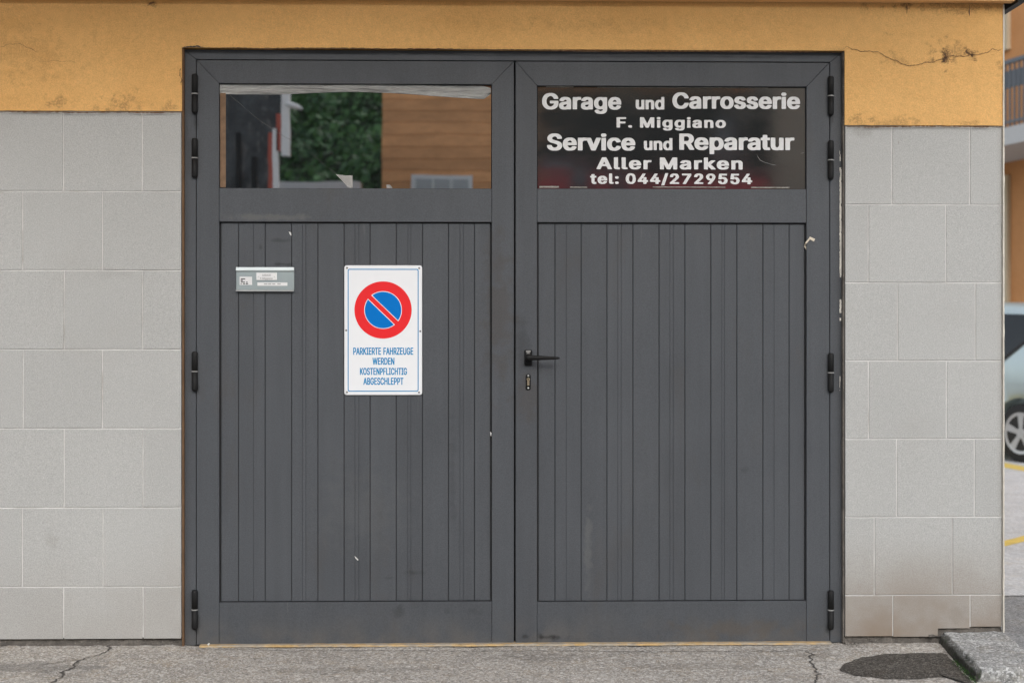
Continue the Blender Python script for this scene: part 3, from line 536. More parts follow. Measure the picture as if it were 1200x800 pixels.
# yellow bay markings beyond the corner
def marking(pix):
    bm = bmesh.new(); vs = [bm.verts.new(ground(a, b, -.006)) for a, b in pix]; bm.faces.new(vs)
    o = struct('road_marking', bm, M['yellow_line']); return o
marking([(1150, 646), (1178, 639.5), (1190, 636.5), (1240, 624), (1240, 615), (1188, 630.5), (1176, 633), (1150, 638)])
marking([(1120, 537), (1240, 559), (1240, 553), (1120, 532)])

# ------------------------------------------------------------------ the garage building
YO, YT, YG = -.007, 0., .0035                       # faces: plaster, tiles, grout
XL = -7.0; XR = X(1175.5); ZS = Z(5, 1150)
xa, xb = X(213.5), X(989.5)                         # wall opening
ZT = (Z(58, 600)+Z(58.5, 600))/2
zTL = Z(131.5, 100); zTR = Z(148.5, 1080)           # top of the tiles on each side
bld = thing('garage_building', 'orange plastered garage building with grey tiled wall around the double door', 'building')
link('wall', B(XL, xa-.004, .0030, .3, Z(748, 100)+.004, 3.1), M['grout'], bld)             # tiled wall core left
link('wall', B(xb+.004, XR-.004, .0030, .3, Z(735, 1100)+.003, 3.1), M['grout'], bld)
link('wall', B(xb+.004, X(1099)-.003, .0030, .0158, Z(745.5, 1050)+.002, Z(735, 1100)+.0028), M['grout'], bld)        # tiled wall core right
# one L-shaped orange plaster face, thin; built of a grid so that it undulates like trowelled plaster
def plaster_face():
    def steps(a, b, d):
        n = max(1, int((b-a)/d)); return [a+(b-a)*i/n for i in range(n)]
    xs_ = steps(XL, -2.6, .1)+steps(-2.6, xa, .02)+steps(xa, xb, .02)+steps(xb, XR, .02)+[XR]
    lo, hi = sorted((zTR+.004, zTL+.004))
    zs_ = steps(lo, hi, .02)+steps(hi, ZT, .02)+steps(ZT, 3.1, .03)+[3.1]
    bm = bmesh.new(); V = {}
    def keep(x, z):
        return z > ZT or (x < xa and z > zTL+.004) or (x > xb and z > zTR+.004)
    def vert(i, j):
        if (i, j) not in V:
            x, z = xs_[i], zs_[j]; y = YO+.0022*noise.noise((x*2.2, 0, z*4))+.0010*noise.noise((x*9, 3, z*14))
            if abs(z-(zTL+.004)) < 1e-6 or abs(z-(zTR+.004)) < 1e-6: z += .0018*noise.noise((x*30, 0, 0))+.001*noise.noise((x*90, 0, 0))
            V[i, j] = bm.verts.new((x, y, z))
        return V[i, j]
    for i in range(len(xs_)-1):
        for j in range(len(zs_)-1):
            if keep((xs_[i]+xs_[i+1])/2, (zs_[j]+zs_[j+1])/2):
                bm.faces.new((vert(i, j), vert(i+1, j), vert(i+1, j+1), vert(i, j+1)))
    be = [e for e in bm.edges if e.is_boundary]
    ret = bmesh.ops.extrude_edge_only(bm, edges=be)
    for v in ret['geom']:
        if isinstance(v, bmesh.types.BMVert): v.co.y = .0008 if v.co.z < ZT-.01 else .02
    return bm
po = link('wall_plaster', plaster_face(), M['orange'], bld, smooth=True)
po.data.set_sharp_from_angle(angle=radians(50))
link('wall', B(XL, xa, .016, .3, -.02, Z(748, 100)+.002), M['rubble'], bld)
link('wall', B(xb, XR-.02, .016, .3, -.02, Z(735, 1100)+.001), M['rubble'], bld)
link('lintel', B(xa+.0003, xb-.0003, .0046, .3, ZT, 3.1), M['orange'], bld)
for s_, xx in ((1, xa), (-1, xb)):                # reveal edges, orange on the left, sealant on the right
    link('reveal', B(min(xx, xx+s_*.006), max(xx, xx+s_*.006), -.001 if s_ > 0 else .001, .06, 0.004, ZT-.0005), M['crack_orange' if s_ > 0 else 'rubble'], bld)
# protruding ledge overhead
OV = .055
bm = bmesh.new(); box(bm, XL-.3, XR+.028, -OV, -.012, ZS, ZS+.22)
link('ledge', bm, M['soffit'], bld)
bm = bmesh.new(); box(bm, XR+.030, XR+.058, -OV-.02, .6, ZS-.010, ZS+.24)
link('ledge_flashing', bm, M['black_metal'], bld)
# rear, side and roof of the building
link('wall', B(XR-.2, XR-.006, .302, 7, 0, 3.1), M['orange'], bld)
link('wall', B(XL, XL+.2, .302, 7, 0, 3.1), M['orange'], bld)
link('wall', B(XL+.2, XR-.2, 6.8, 7, 0, 3.1), M['orange'], bld)
link('roof', B(XL-.3, XR+.06, -1.40, 7.2, 3.103, 3.3), M['soffit'], bld)  # unseen front overhang added to shade the upper wall, orange for warm bounce
link('floor_slab', B(XL+.2, XR-.2, .302, 6.8, 0.0, .02), simple('dark_floor', (.1, .1, .1), .8), bld)
# corner bead
bm = bmesh.new(); nseg = 160; z0 = .045; z1 = ZS-.004
prev = None
for i in range(nseg+1):
    z = z0+(z1-z0)*i/nseg; w = .0055+.0018*noise.noise((0, z*20, 0)); x = XR-.0035
    q = [bm.verts.new(p) for p in ((x, -.0105, z), (x+w, -.0095, z), (x+w, .02, z), (x, .0, z))]
    if prev:
        for a in range(4): bm.faces.new((prev[a-1], prev[a], q[a], q[a-1]))
    prev = q
link('corner_bead', bm, M['bead'], bld)

# tiles
TH = .307; JT = .0046
def tile(x0, x1, z0, z1, poly=None):
    dy = random.uniform(-.0008, .0008)
    p = poly or rect(x0+JT/2, x1-JT/2+random.uniform(-.0006, .0006), z0+JT/2+random.uniform(-.0005, .0005), z1-JT/2)
    o = link('tile', PL(p, YT+dy, .0042, bev=.0012), M['tile'], bld); return o
# left: courses from the top; joints measured
rows_l = [zTL-TH*i for i in range(7)]
jl = [[166.5, 74], [120, 26.5], [167, 75], [120, 27], [167.5, 75], [120.5, 26], [167.5, 74.5]]
TW = (X(167)-X(74.5))
for r in range(7):
    z1 = rows_l[r]; z0 = z1-TH if r < 6 else Z(749, 100)
    edges = [xa-.002]+[X(p) for p in jl[r]]
    while edges[-1] > -3.4: edges.append(edges[-1]-TW)
    for e1, e0 in zip(edges, edges[1:]): tile(e0, e1, z0, z1)
rows_r = [zTR-TH*i for i in range(7)]
jr = [[1045.4, 1136.6], [1017.6, 1108.6], [1051.8, 1143], [1018, 1109.3], [1051, 1142], [1024.8, 1116], [1046.3, 1137]]
for r in range(7):
    z1 = rows_r[r]; z0 = z1-TH if r < 6 else Z(745.5, 1050)
    edges = [xb+.0015]+[X(p) for p in jr[r]]+[XR-.004]
    for i, (e0, e1) in enumerate(zip(edges, edges[1:])):
        if r == 6 and i == 1:      # notched over the kerb stone
            xn = X(1099); zn = Z(735.8, 1100)
            o = link('tile', None or PL(rect(e0+JT/2, xn, z0, z1-JT/2), YT, .0042, bev=.0012), M['tile'], bld)
            bm = bmesh.new(); bm.from_mesh(o.data)
            bmesh.ops.delete(bm, geom=bm.verts[:], context='VERTS')
            a, b = e0+JT/2, e1-JT/2; zt_ = z1-JT/2
            L6 = [(a, z0), (xn, z0), (xn, zn), (b, zn), (b, zt_), (a, zt_)]
            sheet(bm, [L6], YT)
            fr = list(bm.verts)
            vs = [min(fr, key=lambda v: (v.co.x-p[0])**2+(v.co.z-p[1])**2) for p in L6]
            bk = [bm.verts.new((p[0], .0042, p[1])) for p in L6]
            for q in range(6): bm.faces.new((vs[q-1], vs[q], bk[q], bk[q-1]))
            bmesh.ops.recalc_face_normals(bm, faces=bm.faces); bm.to_mesh(o.data); bm.free()
        elif r == 6 and i == 2: tile(e0, e1, Z(734.5, 1150), z1)
        else: tile(e0, e1, z0, z1)
# side of the building round the corner
for r in range(7):
    z1 = rows_r[r]; z0 = max(.02, z1-TH); y = .014+(.15 if r % 2 else .31)-.31
    while y < 6.9:
        a, b = max(y, .03), min(y+.307, 6.98)
        if b-a > .03:
            bm = bmesh.new(); box(bm, XR-.0055, XR-.001, a+.002, b-.002, z0+.002, z1-.002); link('tile', bm, M['tile'], bld)
        y += .307
# broken mortar at the foot of the tiles
def foot(x0, x1, zt_, seed, zb=-.004):
    bm = bmesh.new(); n = int((x1-x0)/.006); rows = 6; vs = []
    for j in range(rows+1):
        t = j/rows; row = []
        for i in range(n+1):
            w = .5+noise.noise((i*.09, seed, 0))
            y = (-.016*w-.004)*(1-t)**1.3+.014*t**.7+.005*noise.noise((i*.35, j*.9, seed))+.002*noise.noise((i*1.3, j*3, seed))
            row.append(bm.verts.new((x0+(x1-x0)*i/n, y, zb+(zt_-.001-zb)*t*(.75+.25*w)+(.003*noise.noise((i*.5, j, seed)) if 0 < j < rows else 0))))
        vs.append(row)
    for j in range(rows):
        for i in range(n): bm.faces.new((vs[j][i], vs[j][i+1], vs[j+1][i+1], vs[j+1][i]))
    return link('wall_base', bm, M['rubble'], bld)
foot(-3.6, xa-.002, Z(748, 100), 1.3); foot(xb+.002, 1.70, Z(744, 1050), 4.1); foot(1.64, XR-.004, Z(733.5, 1140), 8.7, .03)
# plaster cracks and nails
def wall_crack(pix, w, mat='crack_orange', n=4, amp=.11):
    pts = refine([at(a, b, YO-.0030) for a, b in pix], n, amp, 'xz')
    bm = bmesh.new(); ribbon(bm, pts, w, (0, 1, 0)); return link('crack', bm, M[mat], bld)
wall_crack([(986, 59), (992, 54.3), (1007, 60), (1025, 61), (1033, 63), (1044, 69.5), (1066, 77.5), (1082, 74), (1091, 73), (1105, 68.5), (1120, 66), (1137, 64.5), (1157, 62), (1163, 57), (1170, 60), (1175, 56.5)], .0024)
wall_crack([(1105, 62), (1108, 69), (1103, 73)], .010, n=3, amp=.25)
wall_crack([(1133, 58), (1138, 64), (1140, 67)], .010, n=3, amp=.25)
wall_crack([(0, 55), (10, 52), (22, 51), (32, 56), (45, 62)], .0012)
wall_crack([(45, 73), (65, 71.5), (90, 74)], .0010)
wall_crack([(1062.3, 5), (1062.5, 17)], .0035, n=2, amp=.05)
wall_crack([(1136.3, 6), (1136.6, 19.5)], .0040, 'crack', n=2, amp=.05)
wall_crack([(172, 6), (176, 3.5), (180, 2)], .004, n=3, amp=.3)
wall_crack([(212.2, 80), (211.5, 90), (212.5, 100)], .003, n=3, amp=.2)
wall_crack([(214, 55.6), (224, 54.8), (238, 55.6)], .006, 'crack', n=4, amp=.15)
# crumbly joint between the plaster and the tiles
wall_crack([(0, 131.6), (70, 131.4), (140, 131.8), (213, 132)], .0045, n=5, amp=.012)
wall_crack([(990, 148.6), (1060, 148.4), (1120, 148.3), (1175, 148.2)], .0045, n=5, amp=.012)
wall_crack([(215, 55.6), (400, 56.8), (600, 58.6), (800, 60), (988, 61)], .0050, n=6, amp=.006)
# old drill scratch on tile
# outer steel frame of the door, mitred
YF = .022
fz1 = ZT-.001; fx0, fx1 = X(214.7, YF), X(988.3, YF)
ix0, ix1 = X(230, YF), X(972.4, YF); iz1 = Z(71.8, 600, YF)
z_bot = .012
FD = .075
link('door_frame', PL([(fx0, .004), (ix0-.0012, .004), (ix0-.0012, iz1+.0012), (fx0, fz1)], YF, FD, bev=.0012), M['door'], bld)
link('door_frame', PL([(ix1+.0012, .004), (fx1, .004), (fx1, fz1), (ix1+.0012, iz1+.0012)], YF, FD, bev=.0012), M['door'], bld)
link('door_frame', PL([(fx0+.0006, fz1), (ix0-.0006, iz1+.0018), (ix1+.0006, iz1+.0018), (fx1-.0006, fz1)], YF+.0008, FD, bev=.0012), M['door'], bld)
link('frame_rebate', B(fx0, fx1, FD+.001, FD+.02, .0, fz1), M['groove'], bld)
# peeling sealant down the right of the frame
bm = bmesh.new(); prev = None
for i in range(700):
    t = i/699; py = 165+(470-165)*t; z = Z(py, 986)
    dens = min(1, max(0, (t-.02)*9))*min(1, max(0, (1.02-t)*2.2))
    w = (.0088+.004*noise.noise((0, z*35, 0))+.004*noise.noise((0, z*120, 4)))*dens*(1 if noise.noise((3.3, z*24, .5)) > -.30+.75*max(0, t-.42)-.5*(t < .42)*(t > .1) and noise.noise((3.7, z*7, 7.5)) > -.45+.9*max(0, t-.4) else 0)
    if w < .0012: prev = None; continue
    x = fx1-.0150+.0022*noise.noise((5, z*30, 0))+.0018*noise.noise((5, z*110, 3)); yy = YF-.0008-.0006*random.random()
    a, b = bm.verts.new((x, yy, z)), bm.verts.new((x+w, yy-.0004, z))
    if prev: bm.faces.new((prev[0], prev[1], b, a))
    prev = (a, b)
link('sealant', bm, M['sealant'], bld)
link('sealant', B(fx1+.0003, xb-.0002, .008, .05, .01, ZT-.02), simple('dark_sealant', (.06, .058, .055), .8, amt=.4, scale=25), bld)

# ------------------------------------------------------------------ the two door leaves
YL, YB, YP = .020, .034, .036                       # stile face, board face, glass face
zp1l, zp1r = Z(98.5, 416, YL), Z(101.5, 790, YL)
def leaf(label, lx0, lx1, sx0, sx1, z_top, z_gt, z_gb, z_pt, z_pb, z_b, boards, fine, glass, hinge_px, hinge_z):
    t = thing('garage_door_leaf', label, 'garage door', ((lx0+lx1)/2, YL, 0))
    def P(name, bm, mat, smooth=False):
        for v in bm.verts: v.co -= t.location
        return link(name, bm, mat, t, smooth=smooth)
    g = .0009
    P('stile', PL([(lx0, z_b), (sx0, z_b), (sx0, z_gt), (lx0, z_top)], YL, .07, bev=.0013), M['door'])
    P('stile', PL([(sx1, z_b), (lx1, z_b), (lx1, z_top), (sx1, z_gt)], YL, .07, bev=.0013), M['door'])
    P('rail', PL([(lx0+g, z_top), (sx0+g, z_gt), (sx1-g, z_gt), (lx1-g, z_top)], YL+.0004, .07, bev=.0010), M['door'])
    P('rail', PL(rect(sx0+.0008, sx1-.0008, z_pt, z_gb), YL+.0010, .07, bev=.0014), M['door'])
    P('rail', PL(rect(sx0+.0008, sx1-.0008, z_b, z_pb), YL+.0010, .07, bev=.0014), M['door'])
    P('door_core', B(sx0, sx1, YB+.006, .068, z_b+.02, z_pt+.01), M['groove'])
    P('window_rebate', B(sx0, sx1, YP+.006, .066, z_gb-.01, z_gt+.01), M['groove'])
    xs = [sx0+.0050]+boards+[sx1-.0050]
    for i, (a, b) in enumerate(zip(xs, xs[1:])):
        a_, b_ = a+.0011, b-.0011; bv = .0014; dy = random.uniform(-.0004, .0004)
        prof = [(a_, YB+.006), (a_, YB+bv), (a_+bv, YB)]
        for f in fine:
            if a_ < f < b_: prof += [(f-.0013, YB), (f, YB+.0016), (f+.0013, YB)]
        prof += [(b_-bv, YB), (b_, YB+bv), (b_, YB+.006)]
        bm = bmesh.new(); lo = [bm.verts.new((x, y+dy, z_pb+.0035)) for x, y in prof]; hi = [bm.verts.new((x, y+dy, z_pt-.0045)) for x, y in prof]
        for q in range(len(prof)-1): bm.faces.new((lo[q], lo[q+1], hi[q+1], hi[q]))
        bm.faces.new((lo[-1], lo[0], hi[0], hi[-1])); bm.faces.new(lo); bm.faces.new(hi[::-1])
        P('board', bm, M['door'])
    pane = P('window_pane', B(sx0+.003, sx1-.003, YP, YP+.005, z_gb+.002, z_gt-.003), M[glass])
    for hz in hinge_z:
        h = .0775; r = .0118; y = YL-.0085
        bm = bmesh.new()
        lathe(bm, [(r*.45, -h), (r*.85, -h+.004), (r, -h+.009), (r, -.0035), (r*.8, -.003), (r*.8, .003), (r, .0035), (r, h-.006), (r*.75, h-.001), (r*.4, h)], (hinge_px, y, hz), 'z', 20)
        hg = P('hinge', bm, M['black_plastic'], True)
        bm = bmesh.new(); lathe(bm, [(r*1.04, -.0022), (r*1.08, -.0018), (r*1.08, .0018), (r*1.04, .0022)], (hinge_px, y, hz), 'z', 20)
        for v in bm.verts: v.co -= t.location
        link('hinge_ring', bm, M['ring'], hg, smooth=False)
        bm = bmesh.new(); box(bm, hinge_px-.006, hinge_px+.006, YL-.006, YL-.0003, hz-.055, hz+.055)
        for v in bm.verts: v.co -= t.location
        link('hinge_leaf', bm, M['black_plastic'], hg)
    return t, pane, P
zt_ = Z(72.2, 600, YL); zb_ = Z(753.3, 600, YL)
hzl = [Z(v, 229, YL) for v in (110.5, 185.5, 435, 713.5)]
hzr = [Z(v, 973, YL) for v in (113, 188, 436.5, 713.8)]
bl = [X(v, YB) for v in (279.5, 310.7, 341.7, 372.5, 403.2, 433.7, 464.3, 495, 525.5, 556)]
fl = [X(v, YB) for v in (297.2, 354.5, 358.5, 416, 420.5, 478, 481.5, 539, 543)]
br = [X(v, YB) for v in (650.3, 681, 711.2, 741.7, 772.3, 802.6, 833, 863.5, 894, 924.7)]
fr_ = [X(v, YB) for v in (663.5, 724, 728, 785, 789, 846, 849, 907)]
left, pane_l, PLf = leaf('left grey garage door leaf with the mirrored window and a no parking sign', X(230.3, YL), X(602.2, YL), X(256.6, YL), X(576.4, YL), zt_,
    Z(98.3, 416, YL), Z(220.8, 416, YL), Z(260, 416, YL), Z(705.2, 416, YL), zb_, bl, fl, 'film_glass', X(228.7, YL), hzl)
right, pane_r, PRf = leaf('right grey garage door leaf with the lettered window and a black handle', X(604.2, YL), X(972, YL), X(629.3, YL), X(945.3, YL), zt_,
    Z(101.0, 790, YL), Z(221.5, 790, YL), Z(260.8, 790, YL), Z(704.5, 790, YL), zb_, br, fr_, 'dark_glass', X(973, YL), hzr)
def child_of(o, t):                                  # o was built in world coordinates
    for v in o.data.vertices: v.co -= t.location
    return o
# lettering on the right pane
for txt, a, b, zb, cap in (('Garage', 635.3, 728, 128.3, 18.6), ('und', 745, 778.5, 128.3, 14.4), ('Carrosserie', 788, 937.7, 127.6, 18.6),
        ('F. Miggiano', 722.6, 850.6, 149.8, 12.0), ('Service', 641, 744.5, 176.3, 19.2), ('und', 754.5, 788, 176.0, 14.0),
        ('Reparatur', 796, 931, 175.8, 18.8), ('Aller Marken', 699, 870.3, 198.5, 13.8), ('tel: 044/2729554', 691.5, 881.5, 215.6, 12.0)):
    y = YP-.0006
    child_of(lettering(txt, 'black', X(a, y), X(b, y), Z(zb, (a+b)/2, y), cap*(D+y)/F, y, pane_r, M['vinyl'], track=(60 if 'M' in txt or 't' == txt[0] else 0)), right)
# crumpled silver film rolled along the head of the left pane
bm = bmesh.new(); n = 150; m = 12; vs = []
for i in range(n+1):
    t = i/n; px = 257.6+(575.3-257.6)*t
    top = 98.9+(0 if t < .55 else (t-.55)**1.4*7); bot = 110.3+.8*sin(t*9)-(1.5 if .2 < t < .7 else 0)*sin((t-.2)*2*pi) + (0 if t < .7 else (t-.7)*20)
    if t > .975: bot -= (t-.975)*260
    if t > .975: top += (t-.975)*90
    row = []
    for j in range(m+1):
        s = j/m; py = top+(bot-top)*s
        d = .006*sin(pi*s)+.0018*noise.noise((t*16, s*2.5, 0))+.0022*noise.noise((t*5+s*3, s*6, 3))+(.002*abs(noise.noise((t*60, s*8, 1))) if t > .8 or t < .1 else 0)
        row.append(bm.verts.new(at(px, py, YP-.0015-max(.0005, d))))
    vs.append(row)
for i in range(n):
    for j in range(m): bm.faces.new((vs[i][j], vs[i+1][j], vs[i+1][j+1], vs[i][j+1]))
child_of(link('film_roll', bm, M['silver'], pane_l, smooth=True), left)
# peeled corners of the film and crease lines
M['film_edge'] = simple('grey_film_edge', (.36, .35, .33), .5, amt=.2)
def flap(pix, d=.004):
    bm = bmesh.new(); f = [bm.verts.new(at(a, b, YP-.001-d*e)) for a, b, e in pix]; bm.faces.new(f)
    return child_of(link('film_flap', bm, M['film_edge'], pane_l), left)
flap([(393.5, 204.2, .2), (405, 205.8, 1.2), (413, 205.6, 1), (413.5, 220, .4), (408.5, 220.3, .3), (401, 212, .1)])
flap([(453, 216.3, .2), (457, 216.6, 1), (460.2, 220.2, .6), (453, 220.3, .2)])
for a, b in (((268, 110), (304, 141)), ((304, 141), (345, 166)), ((362, 178), (394, 203))):
    pts = refine([at(*a, YP-.0007), at(*b, YP-.0007)], 3, .03, 'xz'); bm = bmesh.new(); ribbon(bm, pts, .0011, (0, 1, 0))
    child_of(link('film_crease', bm, simple('grey_crease', (.09, .09, .085), .5), pane_l), left)
# ochre packing strip down the left of the pane
child_of(link('packing_strip', B(X(258.2, YP), X(264.6, YP), YP-.004, YP-.0005, Z(220, 416, YP), Z(109, 260, YP)), simple('tan_packing_strip', (.20, .125, .075), .9, amt=.3, scale=40), pane_l), left)
for a, b, c_, d_ in ((632, 219.5, 655, 2), (668, 219.8, 688, 1.2), (765, 219.4, 850, 1.), (880, 219.6, 925, 1.3), (640, 102.6, 672, 1.2), (700, 103, 900, .6)):
    child_of(link('glazing_bead', B(X(a, YP), X(c_, YP), YP-.0022, YP-.0006, Z(b+d_*.5, 790, YP), Z(b-d_*.5, 790, YP)), simple('pale_glazing_residue', (.30, .285, .25), .8, amt=.5, scale=60), pane_r), right)
for pts in (((887, 181), (891, 188), (900, 191.5), (910, 194)), ((938, 180.5), (943, 178.5))):
    q = refine([at(a, b, YP-.0007) for a, b in pts], 2, .06, 'xz'); bm = bmesh.new(); ribbon(bm, q, .0016, (0, 1, 0))
    child_of(link('scratch', bm, simple('pale_scratch', (.2, .2, .19), .6), pane_r), right)
# handle and lock
hx, hz = X(619, YL), Z(419, 619, YL)
bm = PL(rrect(hx-.0152, hx+.0152, hz-.0315, hz+.0315, .006), YL-.011, YL-.0004, bev=.003)
hd = PRf('door_handle', bm, M['black_metal'])
def sub(name, bm, mat, par, t, smooth=False):
    for v in bm.verts: v.co -= t.location
    return link(name, bm, mat, par, smooth=smooth)
bm = bmesh.new()
v = [(-.0095, .0285), (.0095, .0285), (.0085, .021), (.0035, .019), (.0085, .0155), (-.0085, .0155), (-.0035, .019), (-.0085, .021)]
sheet(bm, [[(hx+a, hz+b) for a, b in v]], YL-.0114)
sub('rose_spring', bm, M['steel'], hd, right)
bm = bmesh.new(); lathe(bm, [(.011, .0), (.0105, -.03), (.010, -.042)], (hx, YL-.011, hz-.001), 'y', 20)
sub('handle_neck', bm, M['black_metal'], hd, right, True)
bm = bmesh.new(); rings = []
Lx = X(656, YL-.045)-hx
for s in [i/14 for i in range(15)]:
    x = hx-.012+(Lx+.012)*s; zc = hz+.0005-.001*s; hh = (.0115*(1-s)+.0055*s); dd = .0085*(1-.45*s)
    if s == 0 or s == 1: hh *= .6; dd *= .6
    yc = YL-.050+.006*s*s
    rings.append([bm.verts.new((x, yc+dd*cos(a)*(1 if abs(cos(a)) < .9 else .9), zc+hh*sin(a)-(.0015 if sin(a) > 0 else 0)*s)) for a in [2*pi*q/16 for q in range(16)]])
for a, b in zip(rings, rings[1:]):
    for i in range(16): bm.faces.new((a[i-1], a[i], b[i], b[i-1]))
bm.faces.new(rings[0]); bm.faces.new(rings[-1][::-1])
sub('lever', bm, M['black_metal'], hd, right, True)
lz = Z(447.5, 619, YL)
lk = PRf('lock', PL(rrect(hx-.0095, hx+.0095, lz-.031, lz+.031, .007), YL-.005, YL-.0004, bev=.0015), M['black_metal'])
bm = bmesh.new(); lathe(bm, [(.0068, 0), (.0068, -.006), (.006, -.007)], (hx, YL-.005, lz+.011), 'y', 20)
sub('key_barrel', bm, M['brass'], lk, right)
sub('key_barrel', PL(rrect(hx-.0045, hx+.0045, lz-.014, lz+.006, .003), YL-.0108, YL-.0052, bev=.001), M['brass'], lk, right)
sub('key_slot', B(hx-.0008, hx+.0008, YL-.0126, YL-.0121, lz+.0075, lz+.0145), M['black_metal'], lk, right)
for dz in (.0245, -.0235):
    bm = bmesh.new(); lathe(bm, [(.0040, 0), (.0036, -.0022), (.0012, -.003)], (hx, YL-.005, lz+dz), 'y', 12)
    sub('screw', bm, M['steel'], lk, right, True)

# ------------------------------------------------------------------ no parking sign
YS = YB-.0030
sx0, sx1, sz0, sz1 = X(403.5, YS), X(494.7, YS), Z(462.7, 449, YS), Z(311, 449, YS)
sg = thing('no_parking_sign', 'white enamel no parking sign screwed to the boards of the left leaf', 'sign', ((sx0+sx1)/2, YS, sz0))
px_m = (D+YS)/F
def S(name, bm, mat, parent=sg, smooth=False):
    for v in bm.verts: v.co -= sg.location
    return link(name, bm, mat, parent, smooth=smooth)
body_s = S('sign_plate', PL(rrect(sx0, sx1, sz0, sz1, .010, 6), YS-.0045, YB-.0008, bev=.0018), M['sign_white'])
yy = YS-.0045-.0003
bm = bmesh.new(); i1 = 4.1*px_m; i2 = 5.15*px_m
sheet(bm, [rrect(sx0+i1, sx1-i1, sz0+i1, sz1-i1, .007, 6), rrect(sx0+i2, sx1-i2, sz0+i2, sz1-i2, .0045, 6)], yy)
S('border_line', bm, M['sign_text'])
cx_, cz_ = X(449, YS), Z(363.2, 449, YS); R1, R2 = 33.4*px_m, 22.0*px_m
bm = bmesh.new(); sheet(bm, [circle(cx_, cz_, R1, 96)], yy); S('prohibition_ring', bm, M['sign_red'])
def segment(R, off, side):
    a0 = math.asin(off/R); pts = []
    for i in range(49):
        a = a0+(pi-2*a0)*i/48; x, z = R*cos(a), R*sin(a)*side
        # bar runs from upper left to lower right
        c4 = cos(radians(-44)); s4 = sin(radians(-44)); pts.append((cx_+x*c4-z*s4, cz_+x*s4+z*c4))
    return pts
for side in (1, -1):
    bm = bmesh.new(); sheet(bm, [segment(R2, 2.75*px_m, side)], yy-.0003); S('white_edge', bm, M['sign_white'])
    bm = bmesh.new(); sheet(bm, [segment(R2-.75*px_m, 3.5*px_m, side)], yy-.0006); S('blue_field', bm, M['sign_blue'])
for txt, a, b, zb, cap in (('PARKIERTE FAHRZEUGE', 413.9, 484.3, 415.5, 8.2), ('WERDEN', 436.5, 462.2, 427.1, 8.0), ('KOSTENPFLICHTIG', 421.8, 477, 439, 8.0), ('ABGESCHLEPPT', 425.8, 472.8, 450.6, 8.1)):
    o = lettering(txt, 'narrow', X(a, yy), X(b, yy), Z(zb, 449, yy), cap*px_m, yy, sg, M['sign_text'])
    for v in o.data.vertices: v.co -= sg.location
for a, b in ((406.7, 314), (491.2, 314.2), (406.6, 459.4), (491, 459.6), (405.7, 387), (492.5, 388)):
    bm = bmesh.new(); p = at(a, b, YS-.0045); lathe(bm, [(.0040, 0), (.0036, -.0012), (.0014, -.0018)], p, 'y', 12); S('screw', bm, M['screw'], smooth=True)

# ------------------------------------------------------------------ name plate
YN = YB-.008
nx0, nx1, nz0, nz1 = X(276.8, YN), X(344.7, YN), Z(341.3, 310, YN), Z(313.2, 310, YN)
npl = thing('name_plate', 'small pale metal letter flap plate with stickers, beside the sign', 'name plate', ((nx0+nx1)/2, YN, nz0))
def Q(name, bm, mat, parent=npl):
    for v in bm.verts: v.co -= npl.location
    return link(name, bm, mat, parent)
zA, zB_ = Z(318.6, 310, YN), Z(338.6, 310, YN)
Q('plate_body', PL(rect(nx0, nx1, nz0+.006, zA), YN, YB-.001, bev=.0008), M['plate'])
bm = bmesh.new()
pr = [(YN-.0005, zA+.0003), (YN-.007, zA+.006), (YN-.004, nz1), (YB-.001, nz1), (YB-.001, zA+.0003)]
a = [bm.verts.new((nx0, y, z)) for y, z in pr]; b = [bm.verts.new((nx1, y, z)) for y, z in pr]
for i in range(5): bm.faces.new((a[i-1], a[i], b[i], b[i-1]))
bm.faces.new(a); bm.faces.new(b[::-1]); Q('plate_lip', bm, M['plate_light'])
bm = bmesh.new(); box(bm, nx0, nx1, YN-.009, YN-.0005, nz0, nz0+.0052); Q('plate_lip', bm, simple('lower_lip', (.42, .43, .42), .5, .3))
def nbox(a, b, c, d): return rect(X(a, YN), X(b, YN), Z(d, 310, YN), Z(c, 310, YN))
st = Q('sticker', PL(nbox(280.8, 295.4, 324.2, 333.9), YN-.0008, YN-.0002, bev=.0002), M['label'])
bd = Q('badge', PL(nbox(300.5, 324.6, 319.6, 328.2), YN-.0035, YN-.0002, bev=.0006), M['label'])
lb = Q('sticker', PL(nbox(301.6, 336.8, 331, 334.8), YN-.0010, YN-.0002, bev=.0002), M['label'])
def qtext(txt, a, b, zb, cap, y, mat, par, style='narrow'):
    o = lettering(txt, style, X(a, y), X(b, y), Z(zb, 310, y), cap*px_m, y, par, mat)
    for v in o.data.vertices: v.co -= npl.location
qtext('GARAGE', 307, 317.5, 323.6, 2.3, YN-.0038, M['ink_pale'], bd)
qtext('F.Miggiano', 305, 319.5, 327.2, 2.2, YN-.0038, M['ink_pale'], bd, 'black')
for a, b, c_, d_ in ((282.3, 287.4, 326.2, 327.6), (282, 284.6, 328, 329.4), (282.2, 287.2, 330, 331.2), (288.6, 290.2, 330, 331.4), (282, 283.2, 331.9, 333.2), (284.8, 287.2, 331.9, 333.2), (288, 290.8, 331.9, 333.2)):
    Q('sticker_print', PL(nbox(a, b, c_, d_), YN-.0011, YN-.0009, bev=.00005), M['ink'], st)
for a, b in ((309.3, 313.5), (314.2, 318), (319, 322.6), (325, 329)):
    Q('sticker_print', PL(nbox(a, b, 332.1, 333.4), YN-.0013, YN-.0011, bev=.00005), M['ink_pale'], lb)
for a in (302.8, 321.9):
    bm = bmesh.new(); lathe(bm, [(.0030, 0), (.0026, -.0012), (.001, -.0016)], at(a, 324, YN-.0035), 'y', 12); Q('screw', bm, M['steel'], bd)

